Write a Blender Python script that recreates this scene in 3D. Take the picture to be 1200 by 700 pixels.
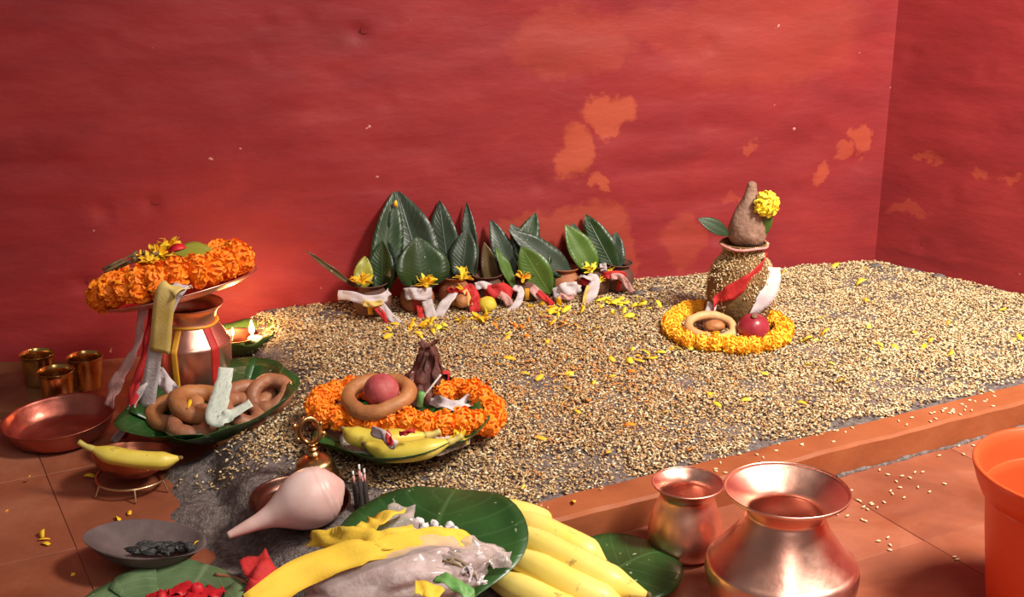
import bpy, math, random
import numpy as np
from mathutils import Vector, Matrix, noise as mnoise

random.seed(11)
RNG = np.random.default_rng(11)
PI = math.pi
SC = bpy.context.scene
COL = SC.collection
for o in list(bpy.data.objects):
    bpy.data.objects.remove(o)

# ------------------------------------------------------------------ camera
FPX, PITCH, CAMH = 1500.0, math.radians(18.0), 0.75
cam_d = bpy.data.cameras.new('camera')
cam_d.sensor_fit = 'HORIZONTAL'; cam_d.sensor_width = 36.0
cam_d.lens = 36.0 * FPX / 1200.0
cam_d.clip_start = 0.02
cam = bpy.data.objects.new('camera', cam_d); COL.objects.link(cam)
cam.location = (0, 0, CAMH); cam.rotation_euler = (PI/2 - PITCH, 0, 0)
SC.camera = cam

# ------------------------------------------------------------------ light
world = bpy.data.worlds.new('world'); SC.world = world; world.use_nodes = True
bg = world.node_tree.nodes['Background']
bg.inputs['Color'].default_value = (1.0, 0.86, 0.80, 1); bg.inputs['Strength'].default_value = 0.14

def area_light(name, loc, target, size, energy, color, size_y=None, spread=180):
    d = bpy.data.lights.new(name, 'AREA'); d.energy = energy; d.color = color
    d.size = size
    d.spread = math.radians(spread)
    if size_y: d.shape = 'RECTANGLE'; d.size_y = size_y
    o = bpy.data.objects.new(name, d); COL.objects.link(o)
    o.location = loc
    o.rotation_euler = (Vector(target) - Vector(loc)).to_track_quat('-Z', 'Y').to_euler()
    return o
area_light('doorway_daylight', (1.15, 0.95, 1.75), (0.82, 1.80, 0.05), 0.36, 42, (1.0, 0.93, 0.80), 0.45, 120)
area_light('window_daylight', (0.50, -0.40, 2.05), (0.25, 1.5, 0.0), 0.60, 19, (1.0, 0.91, 0.84), 1.6)

vs = SC.view_settings
vs.view_transform = 'Standard'; vs.look = 'None'; vs.exposure = 0.0; vs.gamma = 1.0
vs.use_curve_mapping = False

# ------------------------------------------------------------------ coordinate helpers
_c, _s = math.cos(PITCH), math.sin(PITCH)
def ray(px, py):
    x = (px - 600) / FPX; v = (py - 350) / FPX
    return Vector((x, _c - v*_s, -_s - v*_c))
def U(px, py, z=0.0):                      # a point of the photo on the level z
    d = ray(px, py); return Vector((0, 0, CAMH)) + d * ((z - CAMH) / d.z)
WA, WB = 2.170, 0.2755                     # back wall line  y = WA + WB x
WDIR = Vector((1, WB, 0)).normalized(); WN = Vector((WB, -1, 0)).normalized()   # WN points into the room
def W(px, py, d=0.0):                      # a point of the photo at distance d in front of the back wall
    r = ray(px, py); n = WN
    p0 = Vector((0, WA, 0)) + n*d
    t = (p0 - Vector((0, 0, CAMH))).dot(n) / r.dot(n)
    return Vector((0, 0, CAMH)) + r*t
def Y(px, py, y):                          # a point of the photo on the upright plane at distance y
    r = ray(px, py); return Vector((0, 0, CAMH)) + r*(y / r.y)
CORNER = Vector((0.697, WA + WB*0.697, 0))
RDIR = Vector((0.749, -0.663, 0))          # the right wall runs from the corner towards the viewer
CP = Vector((0.05, 1.345, 0)); CD = Vector((0.885, 0.465, 0)).normalized(); CN = Vector((-CD.y, CD.x, 0))
CURB_H, CURB_W = 0.040, 0.052
def curb_sa(x, y):
    dx, dy = x - CP.x, y - CP.y
    return dx*CN.x + dy*CN.y, dx*CD.x + dy*CD.y
def sm(a, b, t):
    t = np.clip((t - a) / (b - a), 0, 1); return t*t*(3 - 2*t)

# ------------------------------------------------------------------ materials
def new_mat(name):
    m = bpy.data.materials.new(name); m.use_nodes = True
    nt = m.node_tree; b = nt.nodes['Principled BSDF']
    return m, nt, b
def nd(nt, typ, **kw):
    n = nt.nodes.new(typ)
    for k, v in kw.items():
        if k.startswith('i_'): n.inputs[k[2:].replace('_', ' ')].default_value = v
        else: setattr(n, k, v)
    return n
def ramp(nt, fac, stops):
    r = nt.nodes.new('ShaderNodeValToRGB')
    el = r.color_ramp.elements
    while len(el) > 1: el.remove(el[-1])
    el[0].position = stops[0][0]; el[0].color = (*stops[0][1], 1)
    for p, c in stops[1:]:
        e = el.new(p); e.color = (*c, 1)
    nt.links.new(fac, r.inputs['Fac']); return r.outputs['Color']
def simple(name, stops, scale=20, rough=0.6, metal=0.0, bump=0.0, bscale=None, detail=4, dist=0.0, spec=0.5, subs=0.0, coat=0.0, rrange=None, coord='Object'):
    m, nt, b = new_mat(name)
    tc = nd(nt, 'ShaderNodeTexCoord')
    no = nd(nt, 'ShaderNodeTexNoise', i_Scale=scale, i_Detail=detail, i_Distortion=dist)
    nt.links.new(tc.outputs[coord], no.inputs['Vector'])
    nt.links.new(ramp(nt, no.outputs['Fac'], stops), b.inputs['Base Color'])
    b.inputs['Roughness'].default_value = rough; b.inputs['Metallic'].default_value = metal
    b.inputs['Specular IOR Level'].default_value = spec
    b.inputs['Coat Weight'].default_value = coat
    if rrange:
        n3 = nd(nt, 'ShaderNodeTexNoise', i_Scale=scale*2.3, i_Detail=3)
        nt.links.new(tc.outputs[coord], n3.inputs['Vector'])
        mr = nd(nt, 'ShaderNodeMapRange'); mr.inputs[1].default_value = .3; mr.inputs[2].default_value = .7
        mr.inputs[3].default_value = rrange[0]; mr.inputs[4].default_value = rrange[1]
        nt.links.new(n3.outputs['Fac'], mr.inputs[0]); nt.links.new(mr.outputs[0], b.inputs['Roughness'])
    if subs:
        b.inputs['Subsurface Weight'].default_value = subs
        b.inputs['Subsurface Radius'].default_value = (0.006, 0.003, 0.002)
    if bump:
        n2 = nd(nt, 'ShaderNodeTexNoise', i_Scale=bscale or scale*3, i_Detail=5)
        nt.links.new(tc.outputs[coord], n2.inputs['Vector'])
        bp = nd(nt, 'ShaderNodeBump', i_Strength=bump, i_Distance=0.004)
        nt.links.new(n2.outputs['Fac'], bp.inputs['Height']); nt.links.new(bp.outputs['Normal'], b.inputs['Normal'])
    return m
M = {}
M['copper'] = simple('copper', [(.25, (.80, .36, .26)), (.5, (.93, .52, .41)), (.75, (.86, .45, .38))], 14, .26, 1.0, .10, 60, rrange=(.28, .44))
M['old_copper'] = simple('old_copper', [(.25, (.22, .07, .04)), (.5, (.40, .14, .08)), (.75, (.48, .18, .11))], 22, .35, 1.0, .12, 80, rrange=(.25, .5))
M['pink_copper'] = simple('pink_copper', [(.25, (.30, .065, .05)), (.5, (.46, .13, .095)), (.75, (.55, .20, .14))], 18, .35, .95, .1, 80, rrange=(.28, .48))
M['brass'] = simple('brass', [(.25, (.50, .30, .08)), (.6, (.78, .52, .20)), (.8, (.70, .42, .14))], 25, .24, 1.0, .06, 70, rrange=(.15, .32))
M['bell_brass'] = simple('bell_brass', [(.25, (.42, .20, .07)), (.6, (.72, .42, .18))], 30, .3, 1.0, .1, 90)
M['shaded_copper'] = simple('shade_dark_copper', [(.25, (.07, .03, .025)), (.7, (.16, .08, .06))], 25, .3, 1.0, .1, 70)  # conch dish metal, darkened so its colour holds the shade inside the dish
M['wire'] = simple('wire', [(.3, (.65, .42, .2)), (.7, (.8, .6, .35))], 30, .3, 1.0)
M['clay'] = simple('clay', [(.25, (.08, .032, .022)), (.7, (.16, .065, .04))], 30, .8, 0, .3, 80)
M['redclay'] = simple('redclay', [(.25, (.30, .09, .04)), (.7, (.45, .17, .07))], 30, .65, 0, .3, 80)
M['greyclay'] = simple('greyclay', [(.25, (.075, .050, .050)), (.55, (.125, .085, .085)), (.8, (.17, .125, .12))], 26, .85, 0, .35, 90)
M['coal'] = simple('coal', [(.3, (.012, .012, .012)), (.65, (.05, .05, .052)), (.8, (.16, .16, .16))], 90, .55, 0, .7, 160)
M['soot'] = simple('soot', [(.3, (.02, .015, .015)), (.7, (.05, .04, .04))], 60, .8)
M['bread'] = simple('bread', [(.25, (.28, .095, .032)), (.6, (.44, .175, .06)), (.8, (.52, .23, .09))], 40, .55, 0, .35, 110, subs=.1)
M['darkbread'] = simple('darkbread', [(.25, (.24, .085, .045)), (.7, (.42, .17, .085))], 40, .5, 0, .4, 110)
M['palebread'] = simple('palebread', [(.25, (.60, .28, .10)), (.7, (.75, .42, .20))], 40, .55, 0, .3, 110)
M['redball'] = simple('redball', [(.25, (.30, .035, .045)), (.55, (.44, .075, .08)), (.8, (.52, .16, .14))], 55, .6, 0, .25, 120, subs=.1)
M['apple'] = simple('apple', [(.25, (.22, .012, .025)), (.7, (.38, .035, .05))], 40, .3, 0, .1, 60)
M['banana'] = simple('banana', [(.22, (.55, .40, .04)), (.5, (.86, .64, .12)), (.75, (.90, .74, .24))], 9, .42, 0, .08, 60, subs=.08)
M['greenbanana'] = simple('greenbanana', [(.25, (.36, .30, .03)), (.5, (.68, .52, .07)), (.75, (.80, .66, .17))], 12, .42, 0, .08, 60)
for _n in ('banana', 'greenbanana'):              # brown bruises and streaks on the skin
    _nt = M[_n].node_tree; _b = _nt.nodes['Principled BSDF']; _src = _b.inputs['Base Color'].links[0].from_socket
    _tc = nd(_nt, 'ShaderNodeTexCoord'); _no = nd(_nt, 'ShaderNodeTexNoise', i_Scale=48, i_Detail=4, i_Roughness=.65)
    _nt.links.new(_tc.outputs['Object'], _no.inputs['Vector'])
    _f = ramp(_nt, _no.outputs['Fac'], [(0, (0, 0, 0)), (.62, (0, 0, 0)), (.72, (.8, .8, .8))])
    _mx = nd(_nt, 'ShaderNodeMix', data_type='RGBA'); _mx.inputs[7].default_value = (.30, .15, .04, 1)
    _nt.links.new(_f, _mx.inputs[0]); _nt.links.new(_src, _mx.inputs[6]); _nt.links.new(_mx.outputs[2], _b.inputs['Base Color'])
M['bananatip'] = simple('bananatip', [(.3, (.10, .05, .02)), (.7, (.28, .17, .06))], 60, .7)
M['bananastem'] = simple('bananastem', [(.3, (.45, .36, .07)), (.7, (.62, .5, .15))], 60, .6)
M['conch'] = simple('conch', [(.25, (.58, .31, .29)), (.50, (.70, .46, .43)), (.8, (.78, .60, .57))], 16, .42, 0, .08, 60, subs=.25, dist=.6, coat=.15)
M['conch_lip'] = simple('conch_lip', [(.3, (.55, .35, .22)), (.7, (.75, .55, .35))], 20, .3)
M['orange'] = simple('marigold_orange', [(.3, (.96, .21, .006)), (.7, (1.0, .33, .012))], 60, .65, subs=.05)
M['amber'] = simple('marigold_amber', [(.3, (1.0, .43, .015)), (.7, (1.0, .60, .04))], 60, .65, subs=.05)
M['yellow'] = simple('petal_yellow', [(.3, (.86, .48, .01)), (.7, (.95, .64, .03))], 60, .6)
M['lemon'] = simple('petal_lemon', [(.3, (.88, .68, .02)), (.7, (.95, .80, .08))], 60, .6)
M['redpetal'] = simple('red_petal', [(.3, (.42, .004, .012)), (.7, (.72, .015, .03))], 40, .55)
M['white_cloth'] = simple('white_cloth', [(.3, (.50, .41, .43)), (.7, (.68, .60, .62))], 30, .85, 0, .3, 300)
M['pink_cloth'] = simple('pink_cloth', [(.3, (.50, .22, .20)), (.7, (.66, .40, .38))], 30, .85, 0, .3, 300)
M['red_cloth'] = simple('red_cloth', [(.3, (.42, .012, .015)), (.7, (.62, .03, .028))], 30, .75, 0, .3, 300)
M['yellow_cloth'] = simple('yellow_cloth', [(.3, (.78, .48, .035)), (.7, (.86, .58, .06))], 25, .8, 0, .12, 300)
M['mustard_cloth'] = simple('mustard_cloth', [(.3, (.60, .40, .09)), (.7, (.74, .55, .20))], 25, .8, 0, .12, 300)
M['maroon_cloth'] = simple('maroon_cloth', [(.25, (.035, .010, .008)), (.55, (.11, .028, .02)), (.8, (.20, .07, .045))], 40, .7, 0, .5, 120)
M['tika_red'] = simple('tika_red', [(.3, (.40, .01, .012)), (.7, (.58, .025, .02))], 60, .6)
M['tika_yellow'] = simple('tika_yellow', [(.3, (.62, .28, .015)), (.7, (.78, .40, .03))], 60, .6)
M['cotton'] = simple('cotton', [(.3, (.66, .60, .62)), (.7, (.82, .78, .80))], 60, .9, 0, .6, 300)
M['rice'] = simple('rice', [(.3, (.50, .36, .27)), (.52, (.78, .68, .60)), (.8, (.86, .80, .74))], 220, .7, 0, .9, 420)
M['ghee'] = simple('ghee', [(.3, (.75, .62, .5)), (.7, (.85, .78, .7))], 60, .5)
M['coconut'] = simple('coconut', [(.25, (.20, .10, .07)), (.6, (.33, .19, .135)), (.8, (.40, .25, .18))], 60, .9, 0, .6, 160)
M['dung'] = simple('dung_coat', [(.25, (.10, .055, .015)), (.6, (.20, .10, .03)), (.8, (.26, .13, .04))], 45, .85, 0, .7, 120)
M['mustard_ball'] = simple('mustard_ball', [(.3, (.55, .38, .02)), (.7, (.75, .58, .06))], 40, .6, 0, .2)
M['twig'] = simple('twig', [(.3, (.10, .06, .025)), (.7, (.30, .20, .09))], 70, .85)
M['incense'] = simple('incense', [(.3, (.02, .012, .012)), (.7, (.06, .04, .035))], 90, .9)
M['pink_stick'] = simple('pink_stick', [(.3, (.6, .2, .2)), (.7, (.75, .35, .33))], 90, .8)
M['bucket'] = simple('bucket_plastic', [(.3, (.80, .07, .018)), (.7, (.88, .11, .03))], 8, .38, 0, .04, 40, subs=.12)
M['wood'] = simple('wood_plank', [(.25, (.09, .035, .015)), (.7, (.19, .08, .035))], 14, .38, 0, .2, 60)
M['green_ribbon'] = simple('green_ribbon', [(.3, (.08, .24, .05)), (.7, (.20, .42, .12))], 30, .5)
M['thread'] = simple('thread', [(.3, (.60, .52, .48)), (.7, (.75, .68, .64))], 200, .9)

def leaf_mat(name, dark, light, vein, k=14, rough=.38):
    m, nt, b = new_mat(name)
    uv = nd(nt, 'ShaderNodeUVMap'); sp = nd(nt, 'ShaderNodeSeparateXYZ'); nt.links.new(uv.outputs['UV'], sp.inputs[0])
    def mth(op, a, bb=None, clamp=False):
        n = nd(nt, 'ShaderNodeMath', operation=op, use_clamp=clamp)
        for i, q in enumerate((a, bb)):
            if q is None: continue
            if isinstance(q, (int, float)): n.inputs[i].default_value = q
            else: nt.links.new(q, n.inputs[i])
        return n.outputs[0]
    au = mth('ABSOLUTE', mth('SUBTRACT', sp.outputs['X'], .5))
    mid = mth('SUBTRACT', 1, mth('MULTIPLY', au, 38), True)
    ph = mth('FRACT', mth('MULTIPLY', mth('SUBTRACT', sp.outputs['Y'], mth('MULTIPLY', au, .45)), float(k)))
    side = mth('SUBTRACT', 1, mth('MULTIPLY', mth('ABSOLUTE', mth('SUBTRACT', ph, .5)), 9), True)
    ve = mth('MULTIPLY', mth('MAXIMUM', mid, mth('MULTIPLY', side, .35)), .6)
    tc = nd(nt, 'ShaderNodeTexCoord'); no = nd(nt, 'ShaderNodeTexNoise', i_Scale=18, i_Detail=5)
    nt.links.new(tc.outputs['Object'], no.inputs['Vector'])
    base = ramp(nt, no.outputs['Fac'], [(.3, dark), (.7, light)])
    mx = nd(nt, 'ShaderNodeMix', data_type='RGBA'); mx.inputs[7].default_value = (*vein, 1)
    nt.links.new(ve, mx.inputs[0]); nt.links.new(base, mx.inputs[6])
    sp2 = nd(nt, 'ShaderNodeTexNoise', i_Scale=95, i_Detail=2); nt.links.new(tc.outputs['Object'], sp2.inputs['Vector'])
    spots = ramp(nt, sp2.outputs['Fac'], [(.0, (0, 0, 0)), (.70, (0, 0, 0)), (.76, (1, 1, 1))])
    m2 = nd(nt, 'ShaderNodeMix', data_type='RGBA'); m2.inputs[7].default_value = (.45, .48, .30, 1)
    nt.links.new(spots, m2.inputs[0]); nt.links.new(mx.outputs[2], m2.inputs[6])
    nt.links.new(m2.outputs[2], b.inputs['Base Color'])
    b.inputs['Roughness'].default_value = rough
    bp = nd(nt, 'ShaderNodeBump', i_Strength=.5, i_Distance=.002)
    nt.links.new(ve, bp.inputs['Height']); nt.links.new(bp.outputs['Normal'], b.inputs['Normal'])
    return m
M['leaf_dark'] = leaf_mat('leaf_dark', (.009, .026, .006), (.024, .052, .012), (.07, .13, .04))
M['leaf_grey'] = leaf_mat('leaf_grey', (.018, .032, .018), (.045, .064, .042), (.10, .14, .09))
M['leaf_bright'] = leaf_mat('leaf_bright', (.045, .10, .012), (.11, .20, .035), (.22, .32, .09))
M['leaf_brown'] = leaf_mat('leaf_brown', (.06, .035, .010), (.12, .07, .02), (.16, .10, .04))
M['leaf_yellow'] = leaf_mat('leaf_yellow', (.22, .22, .02), (.40, .38, .05), (.5, .45, .1))
M['leaf_plate'] = leaf_mat('leaf_plate', (.012, .045, .010), (.030, .095, .020), (.07, .16, .05), 9, .35)
M['leaf_old'] = leaf_mat('leaf_old', (.06, .11, .04), (.14, .21, .10), (.22, .28, .16), 9, .5)

def m_note():
    m, nt, b = new_mat('banknote_paper')
    uv = nd(nt, 'ShaderNodeUVMap')
    mp = nd(nt, 'ShaderNodeMapping'); mp.inputs['Scale'].default_value = (5, 14, 1)
    nt.links.new(uv.outputs['UV'], mp.inputs[0])
    no = nd(nt, 'ShaderNodeTexNoise', i_Scale=1.6, i_Detail=6, i_Roughness=.75); nt.links.new(mp.outputs[0], no.inputs['Vector'])
    c = ramp(nt, no.outputs['Fac'], [(.30, (.10, .15, .14)), (.40, (.46, .52, .46)), (.52, (.68, .70, .64)), (.70, (.58, .58, .36))])
    nt.links.new(c, b.inputs['Base Color']); b.inputs['Roughness'].default_value = .7
    return m
M['note'] = m_note()

def m_film():
    m, nt, b = new_mat('clear_plastic_film')
    b.inputs['Base Color'].default_value = (.72, .58, .56, 1); b.inputs['Roughness'].default_value = .12
    tr = nd(nt, 'ShaderNodeBsdfTransparent'); mx = nd(nt, 'ShaderNodeMixShader')
    lw = nd(nt, 'ShaderNodeLayerWeight', i_Blend=.35)
    mr = nd(nt, 'ShaderNodeMapRange'); mr.inputs[3].default_value = .28; mr.inputs[4].default_value = .75
    nt.links.new(lw.outputs['Facing'], mr.inputs[0]); nt.links.new(mr.outputs[0], mx.inputs[0])
    nt.links.new(tr.outputs[0], mx.inputs[1]); nt.links.new(b.outputs[0], mx.inputs[2])
    nt.links.new(mx.outputs[0], nt.nodes['Material Output'].inputs['Surface'])
    return m
M['film'] = m_film()
M['sugar'] = simple('bag_contents', [(.28, (.26, .16, .15)), (.5, (.50, .36, .36)), (.72, (.75, .64, .64))], 60, .5, 0, .8, 130)

def m_flame():
    m, nt, b = new_mat('flame')
    b.inputs['Base Color'].default_value = (1, .6, .2, 1)
    b.inputs['Emission Color'].default_value = (1.0, .62, .25, 1); b.inputs['Emission Strength'].default_value = 14
    return m
M['flame'] = m_flame()

def m_attr(name, rough=.6):
    m, nt, b = new_mat(name)
    a = nd(nt, 'ShaderNodeAttribute', attribute_name='tint'); nt.links.new(a.outputs['Color'], b.inputs['Base Color'])
    b.inputs['Roughness'].default_value = rough
    return m
M['grain'] = m_attr('grain_mix', .6)
M['loose_grain'] = simple('loose_grain', [(.3, (.66, .46, .26)), (.7, (.85, .70, .48))], 70, .6)
M['sand'] = simple('wet_sand', [(.25, (.06, .045, .042)), (.5, (.15, .115, .108)), (.75, (.27, .22, .215))], 130, .7, 0, 1.0, 320, detail=8)

def m_wall():
    m, nt, b = new_mat('red_limewash_plaster')
    g = nd(nt, 'ShaderNodeNewGeometry'); P = g.outputs['Position']
    L = nt.links.new
    st = nd(nt, 'ShaderNodeMapping'); st.inputs['Scale'].default_value = (1, 1, 2.6); L(P, st.inputs[0])
    n1 = nd(nt, 'ShaderNodeTexNoise', i_Scale=5.0, i_Detail=7, i_Roughness=.6, i_Distortion=.4); L(st.outputs[0], n1.inputs['Vector'])
    base = ramp(nt, n1.outputs['Fac'], [(.25, (.20, .0125, .0165)), (.42, (.25, .0165, .021)), (.58, (.285, .020, .023)), (.75, (.33, .030, .031))])
    # worn patches where a lighter coat shows: each a rough-edged spot with its own place on the wall
    nz = nd(nt, 'ShaderNodeTexNoise', i_Scale=17, i_Detail=5, i_Roughness=.6); L(P, nz.inputs['Vector'])
    sb = nd(nt, 'ShaderNodeVectorMath', operation='SUBTRACT'); sb.inputs[1].default_value = (.5, .5, .5); L(nz.outputs['Color'], sb.inputs[0])
    sc = nd(nt, 'ShaderNodeVectorMath', operation='SCALE'); sc.inputs['Scale'].default_value = .10; L(sb.outputs[0], sc.inputs[0])
    ad = nd(nt, 'ShaderNodeVectorMath', operation='ADD'); L(P, ad.inputs[0]); L(sc.outputs[0], ad.inputs[1])
    def blot(px, py, rx, rz, gain=1.0):
        c = W(px, py, 0) if px < 1040 else RW(px, py)
        s1 = nd(nt, 'ShaderNodeVectorMath', operation='SUBTRACT'); s1.inputs[1].default_value = c; L(ad.outputs[0], s1.inputs[0])
        mu = nd(nt, 'ShaderNodeVectorMath', operation='MULTIPLY'); mu.inputs[1].default_value = (1/rx, 1/rx, 1/rz); L(s1.outputs[0], mu.inputs[0])
        ln = nd(nt, 'ShaderNodeVectorMath', operation='LENGTH'); L(mu.outputs[0], ln.inputs[0])
        mr = nd(nt, 'ShaderNodeMapRange', interpolation_type='SMOOTHSTEP'); mr.inputs[1].default_value = .75; mr.inputs[2].default_value = 1.15
        mr.inputs[3].default_value = gain; mr.inputs[4].default_value = 0; L(ln.outputs['Value'], mr.inputs[0])
        return mr.outputs[0]
    acc = None
    for a in ((678, 180, .032, .048), (712, 132, .042, .030), (716, 150, .024, .022), (700, 216, .016, .012), (1012, 160, .022, .030, .8), (990, 176, .02, .02, .7), (960, 202, .020, .026, .8),
              (882, 176, .012, .022, .6), (640, 268, .13, .035, .55), (700, 258, .05, .04, .6), (728, 300, .03, .07, .5), (800, 285, .045, .055, .4), (670, 50, .12, .06, .35), (900, 40, .20, .10, .3), (1085, 190, .03, .010, .6), (1150, 202, .02, .008, .6), (1180, 205, .02, .008, .6), (1065, 245, .04, .014, .4), (860, 235, .03, .012, .4), (760, 30, .2, .03, .25)):
        o = blot(*a)
        if acc is None: acc = o
        else:
            mm = nd(nt, 'ShaderNodeMath', operation='MAXIMUM'); L(acc, mm.inputs[0]); L(o, mm.inputs[1]); acc = mm.outputs[0]
    mx = nd(nt, 'ShaderNodeMix', data_type='RGBA'); mx.inputs[7].default_value = (.42, .066, .032, 1); L(acc, mx.inputs[0]); L(base, mx.inputs[6])
    # tiny chips
    n4 = nd(nt, 'ShaderNodeTexNoise', i_Scale=42, i_Detail=2); L(P, n4.inputs['Vector'])
    chips = ramp(nt, n4.outputs['Fac'], [(0, (0, 0, 0)), (.765, (0, 0, 0)), (.785, (1, 1, 1))])
    m2 = nd(nt, 'ShaderNodeMix', data_type='RGBA'); m2.inputs[7].default_value = (.62, .28, .22, 1); L(chips, m2.inputs[0]); L(mx.outputs[2], m2.inputs[6])
    L(m2.outputs[2], b.inputs['Base Color'])
    b.inputs['Roughness'].default_value = .62; b.inputs['Specular IOR Level'].default_value = .4
    n5 = nd(nt, 'ShaderNodeTexNoise', i_Scale=24, i_Detail=5, i_Roughness=.5); L(st.outputs[0], n5.inputs['Vector'])
    bp = nd(nt, 'ShaderNodeBump', i_Strength=.22, i_Distance=.006); L(n5.outputs['Fac'], bp.inputs['Height']); L(bp.outputs['Normal'], b.inputs['Normal'])
    return m
def RW(px, py):                            # a point of the photo on the right wall
    n = Vector((RDIR.y, -RDIR.x, 0)); r = ray(px, py)
    t = (CORNER - Vector((0, 0, CAMH))).dot(n) / r.dot(n)
    return Vector((0, 0, CAMH)) + r*t
M['wall'] = m_wall()

def m_tile(name, stops, wet=.35):
    m, nt, b = new_mat(name); L = nt.links.new
    g = nd(nt, 'ShaderNodeNewGeometry')
    n1 = nd(nt, 'ShaderNodeTexNoise', i_Scale=9, i_Detail=7, i_Roughness=.6, i_Distortion=.5); L(g.outputs['Position'], n1.inputs['Vector'])
    oi = nd(nt, 'ShaderNodeObjectInfo')
    a = nd(nt, 'ShaderNodeMath', operation='MULTIPLY_ADD'); a.inputs[1].default_value = .22; L(oi.outputs['Random'], a.inputs[0]); L(n1.outputs['Fac'], a.inputs[2])
    s = nd(nt, 'ShaderNodeMath', operation='SUBTRACT'); s.inputs[1].default_value = .11; L(a.outputs[0], s.inputs[0])
    L(ramp(nt, s.outputs[0], stops), b.inputs['Base Color'])
    n2 = nd(nt, 'ShaderNodeTexNoise', i_Scale=14, i_Detail=3); L(g.outputs['Position'], n2.inputs['Vector'])
    mr = nd(nt, 'ShaderNodeMapRange'); mr.inputs[1].default_value = .3; mr.inputs[2].default_value = .7; mr.inputs[3].default_value = wet; mr.inputs[4].default_value = wet + .3
    L(n2.outputs['Fac'], mr.inputs[0]); L(mr.outputs[0], b.inputs['Roughness'])
    n3 = nd(nt, 'ShaderNodeTexNoise', i_Scale=70, i_Detail=6); L(g.outputs['Position'], n3.inputs['Vector'])
    bp = nd(nt, 'ShaderNodeBump', i_Strength=.25, i_Distance=.003); L(n3.outputs['Fac'], bp.inputs['Height']); L(bp.outputs['Normal'], b.inputs['Normal'])
    return m
M['tile'] = m_tile('clay_floor_tile', [(.25, (.20, .050, .022)), (.5, (.285, .080, .038)), (.75, (.38, .130, .072))], .42)
M['grout'] = m_tile('floor_grout', [(.25, (.21, .066, .036)), (.7, (.33, .12, .066))], .6)
M['curb'] = m_tile('red_painted_curb', [(.25, (.20, .044, .013)), (.5, (.28, .068, .019)), (.75, (.35, .095, .030))], .55)

# ------------------------------------------------------------------ mesh helpers
def mesh(name, verts, faces, mat, uvs=None, smooth=True, angle=None):
    me = bpy.data.meshes.new(name)
    me.from_pydata([tuple(v) for v in verts], [], faces)
    if uvs is not None:
        l = me.uv_layers.new(name='UVMap')
        idx = np.empty(len(me.loops), dtype=np.int32); me.loops.foreach_get('vertex_index', idx)
        l.data.foreach_set('uv', np.asarray(uvs, dtype=np.float32)[idx].ravel())
    me.polygons.foreach_set('use_smooth', [smooth]*len(me.polygons))
    if angle: me.set_sharp_from_angle(angle=math.radians(angle))
    me.materials.append(M[mat] if isinstance(mat, str) else mat)
    me.update(); return me
class B:
    """collects vertices and faces for one mesh"""
    def __init__(s): s.v = []; s.f = []; s.uv = []
    def add(s, v, f, uv=None, mat=None):
        o = len(s.v)
        for q in v: s.v.append(mat @ Vector(q) if mat is not None else Vector(q))
        s.uv += list(uv) if uv is not None else [(0, 0)]*len(v)
        s.f += [tuple(i + o for i in q) for q in f]; return s
    def mesh(s, name, mat, smooth=True, angle=None): return mesh(name, s.v, s.f, mat, s.uv, smooth, angle)
def lathe(prof, seg=40, close_bottom=True, wob=0.0, seed=0):
    v = []; f = []; uv = []
    n = len(prof)
    for j in range(seg):
        a = 2*PI*j/seg
        for i, (r, z) in enumerate(prof):
            w = 1 + wob*(math.sin(3*a + seed + i*.4) * .6 + math.sin(5*a + 2*seed) * .4) if wob else 1
            v.append((r*w*math.cos(a), r*w*math.sin(a), z)); uv.append((j/seg, i/max(1, n-1)))
    for j in range(seg):
        k = (j+1) % seg
        for i in range(n-1):
            f.append((j*n+i, k*n+i, k*n+i+1, j*n+i+1))
    if close_bottom and prof[0][0] > 1e-6: f.append(tuple(j*n for j in reversed(range(seg))))
    return v, f, uv
def vessel(outer, wall=.0022, floor_z=.004, seg=44):
    """outer profile bottom to lip, then the inside back down"""
    inner = [(max(.001, r - wall), z) for r, z in outer if z > floor_z + .002]
    prof = outer + [(outer[-1][0] - wall*.5, outer[-1][1] + wall*.4)] + list(reversed(inner)) + [(max(.002, inner[0][0]*.7), floor_z), (.0008, floor_z)]
    return lathe(prof, seg)
def smooth_prof(pts, n=5):
    out = []
    P = [pts[0]] + list(pts) + [pts[-1]]
    for i in range(1, len(P)-2):
        p0, p1, p2, p3 = [np.array(q, float) for q in P[i-1:i+3]]
        for k in range(n):
            t = k/n
            q = .5*((2*p1) + (p2-p0)*t + (2*p0-5*p1+4*p2-p3)*t*t + (3*p1-p0-3*p2+p3)*t**3)
            out.append((max(.0005, q[0]), q[1]))
    out.append(tuple(pts[-1])); return out
def cr(pts, n=6):
    P = [Vector(p) for p in pts]; P = [P[0]*2 - P[1]] + P + [P[-1]*2 - P[-2]]
    out = []
    for i in range(1, len(P)-2):
        p0, p1, p2, p3 = P[i-1:i+3]
        for k in range(n):
            t = k/n
            out.append(.5*((2*p1) + (p2-p0)*t + (2*p0-5*p1+4*p2-p3)*t*t + (3*p1-p0-3*p2+p3)*t**3))
    out.append(P[-2]); return out
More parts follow.
